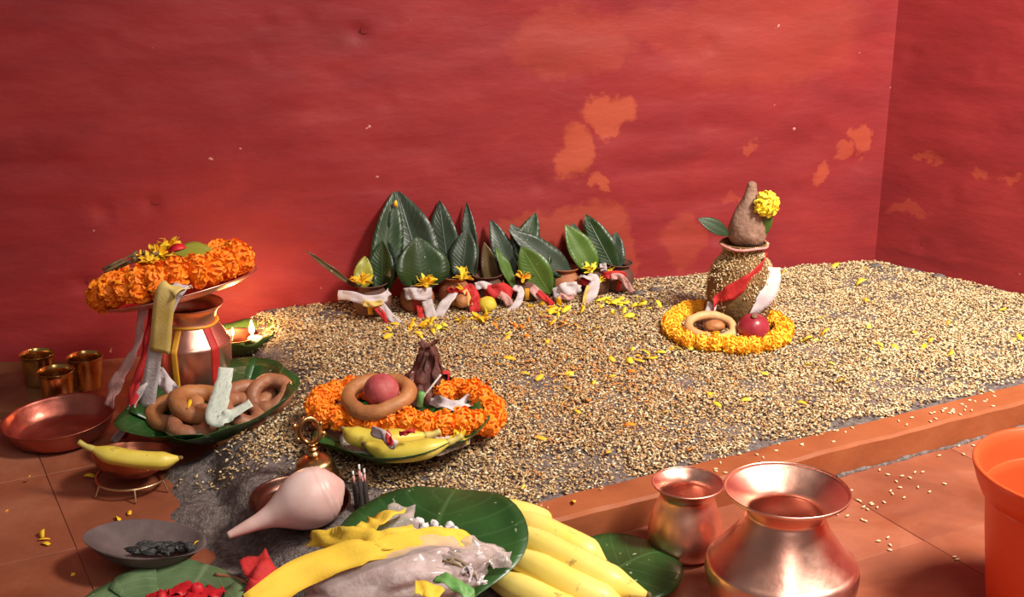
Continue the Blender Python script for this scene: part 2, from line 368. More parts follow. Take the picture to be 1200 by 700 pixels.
def tube(path, rad, seg=8, close=False, flat=1.0):
    n = len(path); v = []; f = []; uv = []
    rads = rad if isinstance(rad, (list, tuple)) else [rad]*n
    up = Vector((0, 0, 1)); last = None
    for i, p in enumerate(path):
        a = path[(i-1) % n] if (close or i > 0) else p
        b = path[(i+1) % n] if (close or i < n-1) else p
        t = (b - a).normalized()
        x = last - t*last.dot(t) if last is not None else t.cross(up)
        if x.length < 1e-5: x = t.cross(Vector((1, 0, 0)))
        x.normalize(); last = x; y = t.cross(x)
        for j in range(seg):
            an = 2*PI*j/seg
            v.append(p + x*(rads[i]*math.cos(an)) + y*(rads[i]*flat*math.sin(an))); uv.append((j/seg, i/n))
    m = n if close else n-1
    for i in range(m):
        k = (i+1) % n
        for j in range(seg):
            l = (j+1) % seg
            f.append((i*seg+j, i*seg+l, k*seg+l, k*seg+j))
    if not close:
        f.append(tuple(reversed(range(seg)))); f.append(tuple((n-1)*seg+j for j in range(seg)))
    return v, f, uv
def ribbon(path, width, side, thick=.0009, n=6, wave=0.0, cross=4, seed=0, taper=None):
    """cloth strip: path points, its width and the direction of its width (one or one per point)"""
    P = cr(path, n); m = len(P)
    if isinstance(side, (list, tuple)) and isinstance(side[0], (list, tuple, Vector)): S = cr(side, n)
    else: S = [Vector(side)]*m
    v = []; f = []; uv = []
    for i in range(m):
        t = (P[min(i+1, m-1)] - P[max(i-1, 0)]).normalized()
        s = S[i] - t*S[i].dot(t)
        if s.length < 1e-4: s = t.orthogonal()
        s.normalize(); nn = t.cross(s)
        w = width[min(len(width)-1, int(i/m*len(width)))] if isinstance(width, (list, tuple)) else width
        if taper: w *= taper(i/(m-1))
        for q in range(cross+1):
            u = q/cross - .5
            h = wave*math.sin(u*7 + i*.55 + seed) + wave*.7*math.sin(i*.9 + seed*2 + u*3)
            b0 = P[i] + s*(u*w) + nn*h
            v.append(b0 + nn*(thick/2)); v.append(b0 - nn*(thick/2)); uv += [(q/cross, i/m)]*2
    k = 2*(cross+1)
    for i in range(m-1):
        for q in range(cross):
            a = i*k + q*2; c = a + k
            f.append((a, c, c+2, a+2)); f.append((a+1, a+3, c+3, c+1))
        a = i*k; f.append((a, a+1, a+k+1, a+k)); a = i*k + 2*cross; f.append((a, a+k, a+k+1, a+1))
    for i in (0, m-1):
        for q in range(cross):
            a = i*k + q*2; f.append((a, a+2, a+3, a+1) if i == 0 else (a, a+1, a+3, a+2))
    return v, f, uv
def leaf_geo(L, Wd, bend=.0, fold=.15, ny=14, nx=6, thick=.0007, power=.8, ripple=0.0, peak=.5, seed=0):
    """leaf along +Y from the stalk, face up +Z; bend curls the tip down"""
    v = []; f = []; uv = []
    for i in range(ny+1):
        t = i/ny
        tt = t**(math.log(.5)/math.log(peak))
        w = Wd*.5*max(.02, math.sin(PI*tt))**power
        for q in range(-nx//2, nx//2+1):
            u = q/(nx/2)
            z = -bend*L*t*t + fold*abs(u)*w + ripple*math.sin(t*16 + seed + u)*abs(u)*abs(u)
            v.append((u*w, L*t*(1 - .25*abs(bend)*t), z + thick/2)); v.append((u*w, L*t*(1 - .25*abs(bend)*t), z - thick/2))
            uv += [(u/2+.5, t)]*2
    k = 2*(nx+1)
    for i in range(ny):
        for q in range(nx):
            a = i*k + q*2; c = a + k
            f.append((a, a+2, c+2, c)); f.append((a+1, c+1, c+3, a+3))
        a = i*k; f.append((a, a+k, a+k+1, a+1)); a = i*k+2*nx; f.append((a, a+1, a+k+1, a+k))
    return v, f, uv
def frame(base, ydir, zdir):
    y = Vector(ydir).normalized(); z = Vector(zdir); z = (z - y*z.dot(y)).normalized(); x = y.cross(z)
    return Matrix(((x.x, y.x, z.x, base[0]), (x.y, y.y, z.y, base[1]), (x.z, y.z, z.z, base[2]), (0, 0, 0, 1)))
def blob(rx, ry, rz, amp=.1, freq=2.0, seed=0, nu=24, nv=14, fn=None):
    v = []; f = []; uv = []
    for i in range(nv+1):
        th = PI*i/nv
        for j in range(nu):
            a = 2*PI*j/nu
            d = Vector((math.sin(th)*math.cos(a), math.sin(th)*math.sin(a), math.cos(th)))
            k = 1 + amp*mnoise.noise(d*freq + Vector((seed*3.1, seed*1.7, 0)))
            if fn: k *= fn(d)
            v.append((d.x*rx*k, d.y*ry*k, d.z*rz*k)); uv.append((j/nu, i/nv))
    for i in range(nv):
        for j in range(nu):
            l = (j+1) % nu
            f.append((i*nu+j, (i+1)*nu+j, (i+1)*nu+l, i*nu+l))
    return v, f, uv
def box(x0, x1, y0, y1, z0, z1):
    v = [(x, y, z) for z in (z0, z1) for y in (y0, y1) for x in (x0, x1)]
    return v, [(0, 2, 3, 1), (4, 5, 7, 6), (0, 1, 5, 4), (2, 6, 7, 3), (0, 4, 6, 2), (1, 3, 7, 5)], [(0, 0)]*8

# ------------------------------------------------------------------ object helpers
def tag(o, label, cat, group=None):
    o['label'] = label; o['category'] = cat
    if group: o['group'] = group
    return o
def thing(name, label, cat, loc=(0, 0, 0), rot=(0, 0, 0), group=None):
    o = bpy.data.objects.new(name, None); COL.objects.link(o); o.empty_display_size = .02
    o.location = loc; o.rotation_euler = rot
    return tag(o, label, cat, group)
def part(name, me, parent, loc=None, rot=None, mat4=None, label=None):
    o = bpy.data.objects.new(name, me); COL.objects.link(o); o.parent = parent
    if mat4 is not None: o.matrix_local = mat4
    if loc is not None: o.location = loc
    if rot is not None: o.rotation_euler = rot
    if label: o['label'] = label
    return o
def solo(name, me, label, cat, loc=None, rot=None, mat4=None, group=None):
    o = bpy.data.objects.new(name, me); COL.objects.link(o)
    if mat4 is not None: o.matrix_world = mat4
    if loc is not None: o.location = loc
    if rot is not None: o.rotation_euler = rot
    return tag(o, label, cat, group)
def struct(name, me):
    o = bpy.data.objects.new(name, me); COL.objects.link(o); o['kind'] = 'structure'; return o
def G(geo, name, mat, smooth=True, angle=None): return mesh(name, geo[0], geo[1], mat, geo[2], smooth, angle)
def centred(geo):
    """move a shape given in room coordinates so that its origin is at its own base centre; returns geo, origin"""
    V = [Vector(q) for q in geo[0]]
    lo = [min(q[i] for q in V) for i in range(3)]; hi = [max(q[i] for q in V) for i in range(3)]
    o = Vector(((lo[0]+hi[0])/2, (lo[1]+hi[1])/2, lo[2]))
    return ([q - o for q in V], geo[1], geo[2]), o

# ------------------------------------------------------------------ bed surface
_yl = np.array([1.0, 1.20, 1.28, 1.40, 1.47, 1.54, 1.62, 1.70, 1.78, 1.90, 2.05, 2.3])
_xl = np.array([-.27, -.29, -.335, -.39, -.43, -.455, -.42, -.38, -.39, -.47, -.52, -.54])
_g0, _g1 = U(246, 545, .02), U(292, 672, .005)
def bedz(x, y):
    x = np.asarray(x, float); y = np.asarray(y, float)
    s, a = curb_sa(x, y)
    dl = x - np.interp(y, _yl, _xl) + .010*np.sin(y*41) + .006*np.sin(y*97 + 1)
    h = .0365 + .0235*np.clip((s-.05)/.6, 0, 1.2)**.8
    front = .012 + .0245*sm(-.13, .04, s)
    h = np.where((s < .06) & (a < .02), np.minimum(h, front), h)
    h = h*(.12*sm(-.004, .012, dl) + .88*sm(.02, .11, dl)) - .006*(1 - sm(-.03, .005, dl))
    gd = _g1 - _g0; L2 = gd.x**2 + gd.y**2
    t = np.clip(((x-_g0.x)*gd.x + (y-_g0.y)*gd.y)/L2, 0, 1)
    dist = np.hypot(x - _g0.x - t*gd.x, y - _g0.y - t*gd.y)
    wob = .004*np.sin(y*60)
    d_ = h - .014*np.exp(-((dist + wob)/.010)**2)*(h > .004)
    return np.where(h > .004, np.maximum(d_, .0035), h)
def bz(x, y):
    n = mnoise.noise(Vector((x*14, y*14, 0)))*.0035 + mnoise.noise(Vector((x*60, y*60, 3)))*.0012
    return float(bedz(x, y)) + n*(1 if bedz(x, y) > .006 else .3)
def inside_bed(x, y, pad=0.0):
    if (Vector((x, y, 0)) - Vector((0, WA, 0))).dot(WN) < pad: return False
    rn = Vector((RDIR.y, -RDIR.x, 0))
    if (Vector((x, y, 0)) - CORNER).dot(rn) < pad: return False
    return True

# ------------------------------------------------------------------ setting
def wall_geo(origin, d, nrm, length, height, seed, thick=.12):
    us = np.concatenate([np.arange(0, min(length, 1.75), .0125), np.linspace(min(length, 1.75), length, 8)])
    zs = np.concatenate([np.arange(-.02, .66, .0125), np.linspace(.66, height, 10)])
    v = []; f = []
    for z in zs:
        for u in us:
            p = origin + d*float(u); q = p + Vector((0, 0, float(z)))
            h = .0065*mnoise.noise(Vector((q.x*3.2, q.y*3.2, q.z*5 + seed)))
            h += .0030*mnoise.noise(Vector((q.x*11, q.y*11, q.z*22 + seed)))
            ph = (q.z + .006*mnoise.noise(Vector((u*4, 0, seed)))) / .066
            keep = max(0, .3 + mnoise.noise(Vector((u*3.5, q.z*3, seed + 9))))
            h -= .0034*keep*math.exp(-((ph - round(ph))/.13)**2)
            pit = mnoise.noise(Vector((u*26, q.z*34, seed + 4)))
            if pit > .52: h -= .010*(pit - .52)/.3
            h *= min(1, u/.03) if u < .03 else 1
            v.append(q + nrm*h)
    nu = len(us)
    for i in range(len(zs)-1):
        for j in range(nu-1):
            f.append((i*nu+j, i*nu+j+1, (i+1)*nu+j+1, (i+1)*nu+j))
    # back and rim so that the wall has its thickness
    n0 = len(v); nz = len(zs)
    for (u, z) in ((0, zs[0]), (length, zs[0]), (length, zs[-1]), (0, zs[-1])):
        v.append(origin + d*float(u) + Vector((0, 0, float(z))) - nrm*thick)
    f.append((n0+3, n0+2, n0+1, n0))
    f.append(tuple([(nz-1)*nu + j for j in range(nu)]) + (n0+2, n0+3))
    f.append(tuple([i*nu + nu-1 for i in range(nz)]) + (n0+2, n0+1))
    return v, f, [(0, 0)]*len(v)
struct('wall_back', G(wall_geo(CORNER, -WDIR, WN, 2.9, 1.9, 0), 'wall_back', 'wall'))
struct('wall_right', G(wall_geo(CORNER, RDIR, Vector((RDIR.y, -RDIR.x, 0)), 1.5, 1.9, 20), 'wall_right', 'wall'))

# floor: grout bed with a tile object for every tile in view
fl = struct('floor', G(box(-3.2, 3.2, -2.2, 2.75, -.08, -.0025), 'floor', 'grout', False))
TS, TG = .226, .0009
def tile_geo(sx, sy):
    b = .0005
    v = []
    for z, k in ((-.012, 0), (-b, 0), (0, b)):
        for (cx, cy) in ((-1, -1), (1, -1), (1, 1), (-1, 1)):
            v.append((cx*(sx/2 - k), cy*(sy/2 - k), z))
    f = [(8, 9, 10, 11)]
    for r in (0, 4):
        for j in range(4): f.append((r+j, r+(j+1) % 4, r+4+(j+1) % 4, r+4+j))
    return v, f, [(0, 0)]*12
tile_me = G(tile_geo(TS-TG, TS-TG), 'floor_tile', 'tile', False)
yaw = math.atan2(CD.y, CD.x)
t0 = U(1083, 633, 0)
for i in range(-12, 8):
    for j in range(-5, 9):
        c = t0 + CD*((i+.5)*TS) + CN*((j+.5)*TS)
        r = c - Vector((0, 0, CAMH))
        if (c - Vector((0, WA, 0))).dot(WN) < -.14 or c.y < .85: continue
        if abs(c.x) > .62*c.y + .12: continue
        s_, a_ = curb_sa(c.x, c.y)
        if s_ > .22 and c.x > -.15: continue          # wholly under the bed
        part('floor_tile', tile_me, fl, loc=(c.x, c.y, -.0006 + random.uniform(-.0003, .0003)), rot=(0, 0, yaw + random.uniform(-.004, .004)))

# front curb of the bed
def curb_geo():
    L = 1.62; n = 90; v = []; f = []
    sec = [(0, -.004), (0, CURB_H*.5), (0, CURB_H-.004), (.004, CURB_H), (CURB_W*.5, CURB_H+.0005), (CURB_W-.004, CURB_H), (CURB_W, CURB_H-.004), (CURB_W, -.004)]
    k = len(sec)
    for i in range(n+1):
        u = L*i/n
        for (s, z) in sec:
            nz = .0016*mnoise.noise(Vector((u*18, s*30, z*30)))
            v.append(CP + CD*(u + (s*.35 if u == 0 else 0)*-1 - .0) + CN*(s + nz) + Vector((0, 0, z + (nz if z > .03 else 0))))
    for i in range(n):
        for j in range(k-1): f.append((i*k+j, (i+1)*k+j, (i+1)*k+j+1, i*k+j+1))
    f.append(tuple(range(k))); f.append(tuple(reversed([n*k+j for j in range(k)])))
    return v, f, [(0, 0)]*len(v)
trim = struct('trim_1', G(curb_geo(), 'trim_1', 'curb', True, 40))
sp_ = [CP + CD*float(u) + CN*(-.0015 + .0015*math.sin(u*57)) + Vector((0, 0, -.0005)) for u in np.linspace(.43, .86, 44)]
part('mortar_seam', G(tube(sp_, [.0028 + .0012*math.sin(i*1.7) + .0008*math.sin(i*.6) for i in range(44)], 8), 'mortar_seam', 'sand'), trim)

# sand under and around the grain
def sand_geo():
    st = .0085
    xs = np.arange(-.58, 1.45, st); ys = np.arange(1.12, 2.40, st)
    idx = {}; v = []; f = []
    X, Yy = np.meshgrid(xs, ys); Z0 = bedz(X, Yy)
    S_, A_ = curb_sa(X, Yy)
    ok = (S_ > .030) | (A_ < .0)
    ok &= (X - np.interp(Yy, _yl, _xl)) > -.03
    ok &= ~((A_ > .03) & (S_ < .030))
    wallok = ((X*WN.x + (Yy-WA)*WN.y) > -.012) & (((X-CORNER.x)*RDIR.y - (Yy-CORNER.y)*RDIR.x) > -.012)
    ok &= wallok
    def vid(i, j):
        if (i, j) not in idx:
            idx[(i, j)] = len(v); x, y = float(X[i, j]), float(Yy[i, j]); v.append((x, y, bz(x, y)))
        return idx[(i, j)]
    for i in range(len(ys)-1):
        for j in range(len(xs)-1):
            if ok[i, j] and ok[i+1, j] and ok[i, j+1] and ok[i+1, j+1]:
                f.append((vid(i, j), vid(i, j+1), vid(i+1, j+1), vid(i+1, j)))
    return v, f, [(0, 0)]*len(v)
so = bpy.data.objects.new('sand', G(sand_geo(), 'sand', 'sand')); COL.objects.link(so)
so['kind'] = 'stuff'; tag(so, 'damp grey sand bed under the grain and spilling onto the floor', 'sand')

# grain: tens of thousands of kernels in one mesh
def grains_mesh(name, pts, nrmtilt, lens, rads, yaws, cols, mat='grain'):
    N = len(pts)
    base = np.array([[0, .5, 0], [1, .06, 0], [0, 0, .8], [-1, .06, 0], [0, 0, -.8], [0, -.5, 0]], float)
    tri = np.array([[0, 2, 1], [0, 3, 2], [0, 4, 3], [0, 1, 4], [5, 1, 2], [5, 2, 3], [5, 3, 4], [5, 4, 1]])
    v = np.repeat(base[None], N, 0)
    v[:, :, 0] *= rads[:, None]; v[:, :, 2] *= rads[:, None]; v[:, :, 1] *= lens[:, None]
    ct, stt = np.cos(nrmtilt)[:, None], np.sin(nrmtilt)[:, None]
    y = v[:, :, 1]*ct - v[:, :, 2]*stt; z = v[:, :, 1]*stt + v[:, :, 2]*ct
    cy, sy = np.cos(yaws)[:, None], np.sin(yaws)[:, None]
    x = v[:, :, 0]*cy - y*sy; y2 = v[:, :, 0]*sy + y*cy
    out = np.stack([x, y2, z], -1) + pts[:, None, :]
    me = bpy.data.meshes.new(name)
    me.vertices.add(N*6); me.vertices.foreach_set('co', out.astype(np.float32).ravel())
    F = (tri[None] + (np.arange(N)*6)[:, None, None]).reshape(-1, 3)
    me.loops.add(F.size); me.loops.foreach_set('vertex_index', F.ravel().astype(np.int32))
    me.polygons.add(len(F)); me.polygons.foreach_set('loop_start', (np.arange(len(F))*3).astype(np.int32))
    try: me.polygons.foreach_set('loop_total', np.full(len(F), 3, np.int32))
    except Exception: pass
    me.polygons.foreach_set('use_smooth', np.ones(len(F), bool))
    at = me.attributes.new('tint', 'FLOAT_COLOR', 'POINT')
    c4 = np.ones((N, 6, 4), np.float32); c4[:, :, :3] = cols[:, None, :]
    at.data.foreach_set('color', c4.ravel())
    me.materials.append(M[mat]); me.update(calc_edges=True); me.validate(); return me
def fast_noise(x, y, sc, seed):
    r = np.random.default_rng(seed); g = r.random((64, 64))
    u = (x*sc) % 63; w = (y*sc) % 63
    i = u.astype(int); j = w.astype(int); fu = u-i; fw = w-j
    fu = fu*fu*(3-2*fu); fw = fw*fw*(3-2*fw)
    return (g[i, j]*(1-fu)+g[i+1, j]*fu)*(1-fw) + (g[i, j+1]*(1-fu)+g[i+1, j+1]*fu)*fw
PAL = np.array([(.44, .26, .14), (.56, .36, .20), (.66, .46, .28), (.30, .16, .085), (.80, .64, .42), (.70, .34, .13), (.90, .80, .64)]) * np.array((.97, .98, .86))
def make_grain():
    N = 175000
    x = RNG.uniform(-.52, 1.24, N); y = RNG.uniform(1.25, 2.37, N)
    s, a = curb_sa(x, y)
    dl = x - np.interp(y, _yl, _xl)
    dw = x*WN.x + (y-WA)*WN.y; dr = (x-CORNER.x)*RDIR.y - (y-CORNER.y)*RDIR.x
    k = (dw > .004) & (dr > .004) & (x < 1.12)
    dens = np.ones(N)
    n1 = fast_noise(x+3, y+3, 14, 1); n2 = fast_noise(x+3, y+3, 38, 2)
    dens *= sm(.03, .13, dl + (n1-.5)*.08)
    edge = np.where(a > .01, sm(CURB_W-.004, CURB_W+.020, s + (n2-.5)*.03), sm(.015, .075, s + (n1-.5)*.05))
    dens *= edge
    q_ = y - 1.518 + .34*(x + .41)
    dens *= np.where(a < .03, sm(-.02, .035, q_ + (n1-.5)*.06), 1)
    bare = (s < .16) & (a > .0)
    dens *= np.where(bare, np.clip(.55 + 1.2*(n1*.5+n2*.5-.25), 0, 1), 1)
    dens *= np.where(dw < .07, np.clip(n1*2.2-.1, .25, 1), 1)
    k &= RNG.random(N) < dens
    x, y, s, a = x[k], y[k], s[k], a[k]; n = len(x)
    z = bedz(x, y) + .0005 + RNG.uniform(0, .0042, n) + (fast_noise(x+3, y+3, 20, 5)-.5)*.006
    pts = np.stack([x, y, z], -1)
    L = RNG.uniform(.0068, .0098, n); R = RNG.uniform(.0012, .0017, n)
    ci = RNG.choice(len(PAL), n, p=[.24, .27, .22, .11, .10, .03, .03])
    cols = PAL[ci]*RNG.uniform(.8, 1.2, (n, 1))
    # brighter light at the right end painted as paler kernels, and some saffron-stained ones in the middle
    pale = (RNG.random(n) < .42*sm(.25, .85, a))
    cols[pale] = PAL[4]*RNG.uniform(.85, 1.25, (pale.sum(), 1))
    saff = (RNG.random(n) < .17*np.exp(-((x-.10)/.22)**2 - ((y-1.78)/.18)**2))
    cols[saff] = np.array((.85, .33, .07))*RNG.uniform(.7, 1.1, (saff.sum(), 1))
    # pale flattened flakes lie among the kernels
    fl_ = RNG.random(n) < .045; R[fl_] = RNG.uniform(.0020, .0028, fl_.sum()); L[fl_] = RNG.uniform(.0045, .007, fl_.sum())
    cols[fl_] = np.array((.80, .66, .48))*RNG.uniform(.8, 1.1, (fl_.sum(), 1))
    return grains_mesh('barley_grain_layer', pts, RNG.normal(0, .35, n), L, R, RNG.uniform(0, 2*PI, n), np.clip(cols, 0, .95)), n
gm, gn = make_grain()
go = bpy.data.objects.new('barley_layer', gm); COL.objects.link(go); go['kind'] = 'stuff'
tag(go, 'thick layer of brown barley grain spread over the sand bed', 'grain')
print('grains', gn)
def top(x, y): return float(bedz(x, y)) + .0035
def on_bed(px, py):
    p = U(px, py, .05)
    for _ in range(5): p = U(px, py, top(p.x, p.y))
    return p

# loose kernels on the curb and the tiles
lg = []
for k in range(3):
    g = blob(.0014, .0036, .0012, .15, 2, k, 6, 4); lg.append(G(g, 'barley_kernel', 'loose_grain'))
def kernel(p, where):
    solo('barley_kernel', random.choice(lg), 'single pale barley kernel lying on the ' + where, 'grain', loc=p + Vector((0, 0, .0011)), rot=(0, 0, random.uniform(0, PI)), group='loose kernels on the ' + where)
for k in range(62):
    u = random.uniform(.18, .95); c = random.choice((.32, .45, .6, .63, .66, .72, .85)) + random.gauss(0, .02)
    u = u if k % 3 else c
    p = CP + CD*u + CN*min(.048, max(.004, random.uniform(.005, .05)**1)); p.z = CURB_H + .0005
    kernel(p, 'red curb')
for k in range(46):
    cx, cy = random.choice(((1010, 590), (1015, 595), (1025, 560), (1060, 575), (1100, 580), (1120, 530), (1040, 640), (1130, 650), (990, 610), (1075, 560), (1145, 520)))
    p = U(cx + random.gauss(0, 14), cy + random.gauss(0, 9), 0)
    if curb_sa(p.x, p.y)[0] < -.006: kernel(p, 'clay tiles')

# ------------------------------------------------------------------ marigolds and petals
def petal_geo(L, w, curl, tw=0.0, thick=.0005):
    v = []; f = []; n = 4
    for i in range(n+1):
        t = i/n; ww = w*.5*(.35 + .65*math.sin(PI*min(1, t*.8 + .15)))*(1 if t < .95 else .55)
        z = curl*L*math.sin(t*PI*.9); a = tw*t
        for u in (-1, 1):
            for h in (thick/2, -thick/2):
                v.append((u*ww*math.cos(a), L*t, z + u*ww*math.sin(a) + h))
    for i in range(n):
        a = i*4; c = a+4
        f += [(a, a+2, c+2, c), (a+1, c+1, c+3, a+3), (a, c, c+1, a+1), (a+2, a+3, c+3, c+2)]
    f += [(0, 1, 3, 2), (n*4, n*4+2, n*4+3, n*4+1)]
    return v, f, [(0, 0)]*len(v)
def marigold_geo(r, flat, seed, dens=1.0):
    """ruffled flower head, axis +Z"""
    rnd = random.Random(seed); b = B()
    b.add(*blob(r*.84, r*.84, r*.84*flat, .12, 3, seed, 14, 9))
    rings = [(-.55, 9), (-.25, 13), (.05, 15), (.32, 14), (.58, 11), (.80, 8), (.95, 4)]
    for el, n in rings:
        n = max(3, int(n*dens))
        for k in range(n):
            a = 2*PI*(k + rnd.uniform(-.3, .3))/n; e = el + rnd.uniform(-.09, .09)
            e = max(-.9, min(.98, e)); c = math.sqrt(1-e*e)
            d = Vector((c*math.cos(a), c*math.sin(a), e))
            p = Vector((d.x*r*.74, d.y*r*.74, d.z*r*.74*flat))
            q = d + Vector((rnd.uniform(-.25, .25), rnd.uniform(-.25, .25), rnd.uniform(-.2, .2)))
            mt = frame(p, (q.x, q.y, q.z*flat + .001), (rnd.uniform(-1, 1), rnd.uniform(-1, 1), rnd.uniform(-.5, 1)))
            L = r*rnd.uniform(.22, .34); w = r*rnd.uniform(.30, .42)
            v = [(-w*.3, 0, 0), (w*.3, 0, 0), (w*.55, L*.7, L*.1), (-w*.55, L*.7, L*.1), (w*.3, L, -L*.1), (-w*.3, L, -L*.1), (0, L*.8, L*.28)]
            b.add(v, [(0, 1, 2, 6), (0, 6, 3), (6, 2, 4), (3, 6, 5), (6, 4, 5)], None, mt)
    return b.v, b.f, b.uv
MG = {}
for col in ('orange', 'amber'):
    MG[col] = [G(marigold_geo(.0175, .92, s, 1.25), 'marigold_head', col, False) for s in range(4)]
MG['disc'] = [G(marigold_geo(.0175, .60, s+10, 1.25), 'marigold_head', 'orange', False) for s in range(4)]
def garland(name, label, path, col, size, spacing, group=None, mat4=None):
    """closed or open string of heads along a path of points local to the thing"""
    t = thing(name, label, 'garland', group=group)
    if mat4 is not None: t.matrix_world = mat4
    P = [Vector(p) for p in path]; acc = 0; out = [0]
    rs = random.Random(len(P))
    seglen = [(P[i+1]-P[i]).length for i in range(len(P)-1)]; total = sum(seglen); n = int(total/spacing)
    for k in range(n):
        d = (k+.5)*total/n; i = 0
        while i < len(seglen)-1 and d > seglen[i]: d -= seglen[i]; i += 1
        q = P[i].lerp(P[i+1], min(1, d/seglen[i])); tg = (P[i+1]-P[i]).normalized()
        tg = (tg + Vector((rs.gauss(0, .16), rs.gauss(0, .16), rs.gauss(0, .16)))).normalized()
        m = tg.to_track_quat('Z', 'Y').to_matrix().to_4x4() @ Matrix.Rotation(rs.uniform(0, 6), 4, 'Z')
        sc = size/.0175*rs.uniform(.90, 1.10)
        m = Matrix.Translation(q + Vector((rs.gauss(0, .0012), rs.gauss(0, .0012), rs.gauss(0, .0012)))) @ m @ Matrix.Scale(sc, 4)
        part('marigold_head', MG[col][k % 4], t, mat4=m)
    part('string', G(tube(P[::2] if len(P) > 8 else P, .0009, 5), 'string', 'thread'), t)
    return t
PET = {c: [G(petal_geo(random.uniform(.009, .013), random.uniform(.0035, .006), random.uniform(-.1, .35), random.uniform(-.6, .6)), 'petal', c) for _ in range(4)] for c in ('yellow', 'lemon', 'orange', 'amber')}
CN_ = {'yellow': 'yellow', 'lemon': 'lemon-yellow', 'orange': 'orange', 'amber': 'amber'}
def petal(p, col, where, s=1.0, tilt=.35, grp=None):
    solo('marigold_petal', random.choice(PET[col]), 'single %s marigold petal fallen on the %s' % (CN_[col], where), 'petal', loc=p + Vector((0, 0, .0018)),
         rot=(random.gauss(0, tilt), random.gauss(0, tilt), random.uniform(0, 2*PI)), group='%s petals on the %s' % (CN_[col], where)).scale = (s, s, s)
def tuft_geo(n, r, seed):
    rnd = random.Random(seed); b = B()
    for k in range(n):
        a = rnd.uniform(0, 2*PI); e = rnd.uniform(-.2, 1.1)
        d = Vector((math.cos(a)*math.cos(e), math.sin(a)*math.cos(e), math.sin(e)))
        b.add(*petal_geo(r*rnd.uniform(.7, 1.15), r*.36, rnd.uniform(-.1, .3), rnd.uniform(-.7, .7)), frame(d*r*.12, d, (rnd.uniform(-1, 1), rnd.uniform(-1, 1), 1)))
    b.add(*blob(r*.3, r*.3, r*.25, .2, 3, seed, 8, 6))
    return b.v, b.f, b.uv

# petals strewn over the grain
spots_y = [(916, 322), (975, 315), (1012, 314), (1003, 335), (965, 373), (948, 430), (980, 450), (900, 440), (1085, 405), (1110, 418), (1142, 420), (1035, 408), (1045, 405), (1190, 398), (1198, 400), (1178, 362), (945, 475), (940, 402), (950, 398), (958, 400), (962, 396), (1010, 330), (1092, 398),
          (800, 412), (790, 410), (780, 414), (770, 420), (812, 411), (762, 418), (740, 410), (828, 462), (838, 463), (845, 478), (880, 470), (775, 486), (735, 421), (720, 425), (695, 452), (680, 486), (672, 440), (620, 440), (615, 570), (660, 455), (590, 393), (710, 449)]
spots_o = [(575, 409), (625, 426), (660, 440), (700, 437), (742, 422), (735, 437), (660, 472), (570, 452), (628, 447), (650, 520), (640, 517), (672, 432), (590, 420), (604, 388), (640, 400), (655, 385), (690, 390), (620, 378), (1018, 354), (1022, 357), (1016, 352), (1038, 362), (1110, 382), (745, 500), (793, 392), (805, 530), (560, 425), (690, 470), (715, 530), (635, 560), (672, 588)]
for i, (x, y) in enumerate(spots_y): petal(on_bed(x, y), 'lemon' if i % 2 else 'yellow', 'grain bed', random.uniform(1.2, 1.8))
for i, (x, y) in enumerate(spots_o): petal(on_bed(x, y), 'orange' if i % 2 else 'amber', 'grain bed', random.uniform(1.0, 1.6))
for k in range(60):
    x = random.gauss(660, 110); yv = random.gauss(425, 38)
    if 350 < x < 770 and 375 < yv < 520 and not (350 < x < 610 and yv > 430):
        petal(on_bed(x, yv), random.choice(('yellow', 'amber', 'orange')), 'grain bed', random.uniform(.55, .85))
for k in range(26):
    x = random.gauss(960, 80); yv = random.gauss(415, 30)
    if 935 < x < 1190 and 375 < yv < 480: petal(on_bed(x, yv), 'lemon', 'grain bed', random.uniform(.6, .9))
for cx, cy, n, sx, sy, pal in ((480, 386, 24, 16, 5, ('yellow',)), (512, 384, 10, 10, 3, ('yellow', 'lemon')), (550, 375, 16, 12, 3, ('yellow',)), (572, 374, 6, 6, 3, ('yellow',)), (655, 364, 22, 16, 3, ('yellow', 'lemon')), (712, 356, 16, 10, 3, ('lemon',)), (750, 362, 8, 14, 5, ('lemon',)), (740, 378, 5, 10, 6, ('lemon',)), (600, 385, 6, 16, 7, ('amber', 'orange')), (640, 380, 8, 16, 6, ('amber', 'orange'))):
    for k in range(n):
        p = on_bed(random.gauss(cx, sx), random.gauss(cy, sy)); p.z += random.uniform(0, .004)
        if inside_bed(p.x, p.y, .02): petal(p, random.choice(pal), 'grain before the clay pots', random.uniform(1.2, 1.75), .55)
for x, y, c in ((32, 565, 'amber'), (112, 560, 'yellow'), (8, 600, 'amber'), (50, 632, 'yellow'), (58, 640, 'yellow'), (45, 634, 'amber'), (152, 605, 'amber'), (86, 673, 'amber'), (140, 612, 'yellow')):
    petal(U(x, y, 0), c, 'clay floor', 1.3)

# ------------------------------------------------------------------ copper vessels in front
p = U(802, 648, 0)
lt = solo('water_pot', G(vessel(smooth_prof([(.026, 0), (.036, .004), (.0425, .018), (.0435, .032), (.039, .052), (.0325, .070), (.0315, .077), (.035, .084), (.0415, .090), (.0418, .0915)], 6), .0018), 'water_pot', 'copper'),
          'small copper water pot with flared lip in front of the red curb', 'pot', loc=p)
p = U(912, 716, 0)
solo('water_pot', G(vessel(smooth_prof([(.045, 0), (.062, .006), (.077, .026), (.0815, .048), (.0805, .060)], 5)[:-1] + [(.0805, .060), (.078, .0635)] + smooth_prof([(.0765, .0645), (.063, .080), (.050, .098), (.0425, .113), (.0405, .120), (.047, .129), (.060, .139), (.0655, .143), (.0662, .1455)], 6), .002, seg=64), 'water_pot', 'copper', True, 60),
     'large copper water pot with wide funnel lip and sharp shoulder', 'pot', loc=p)

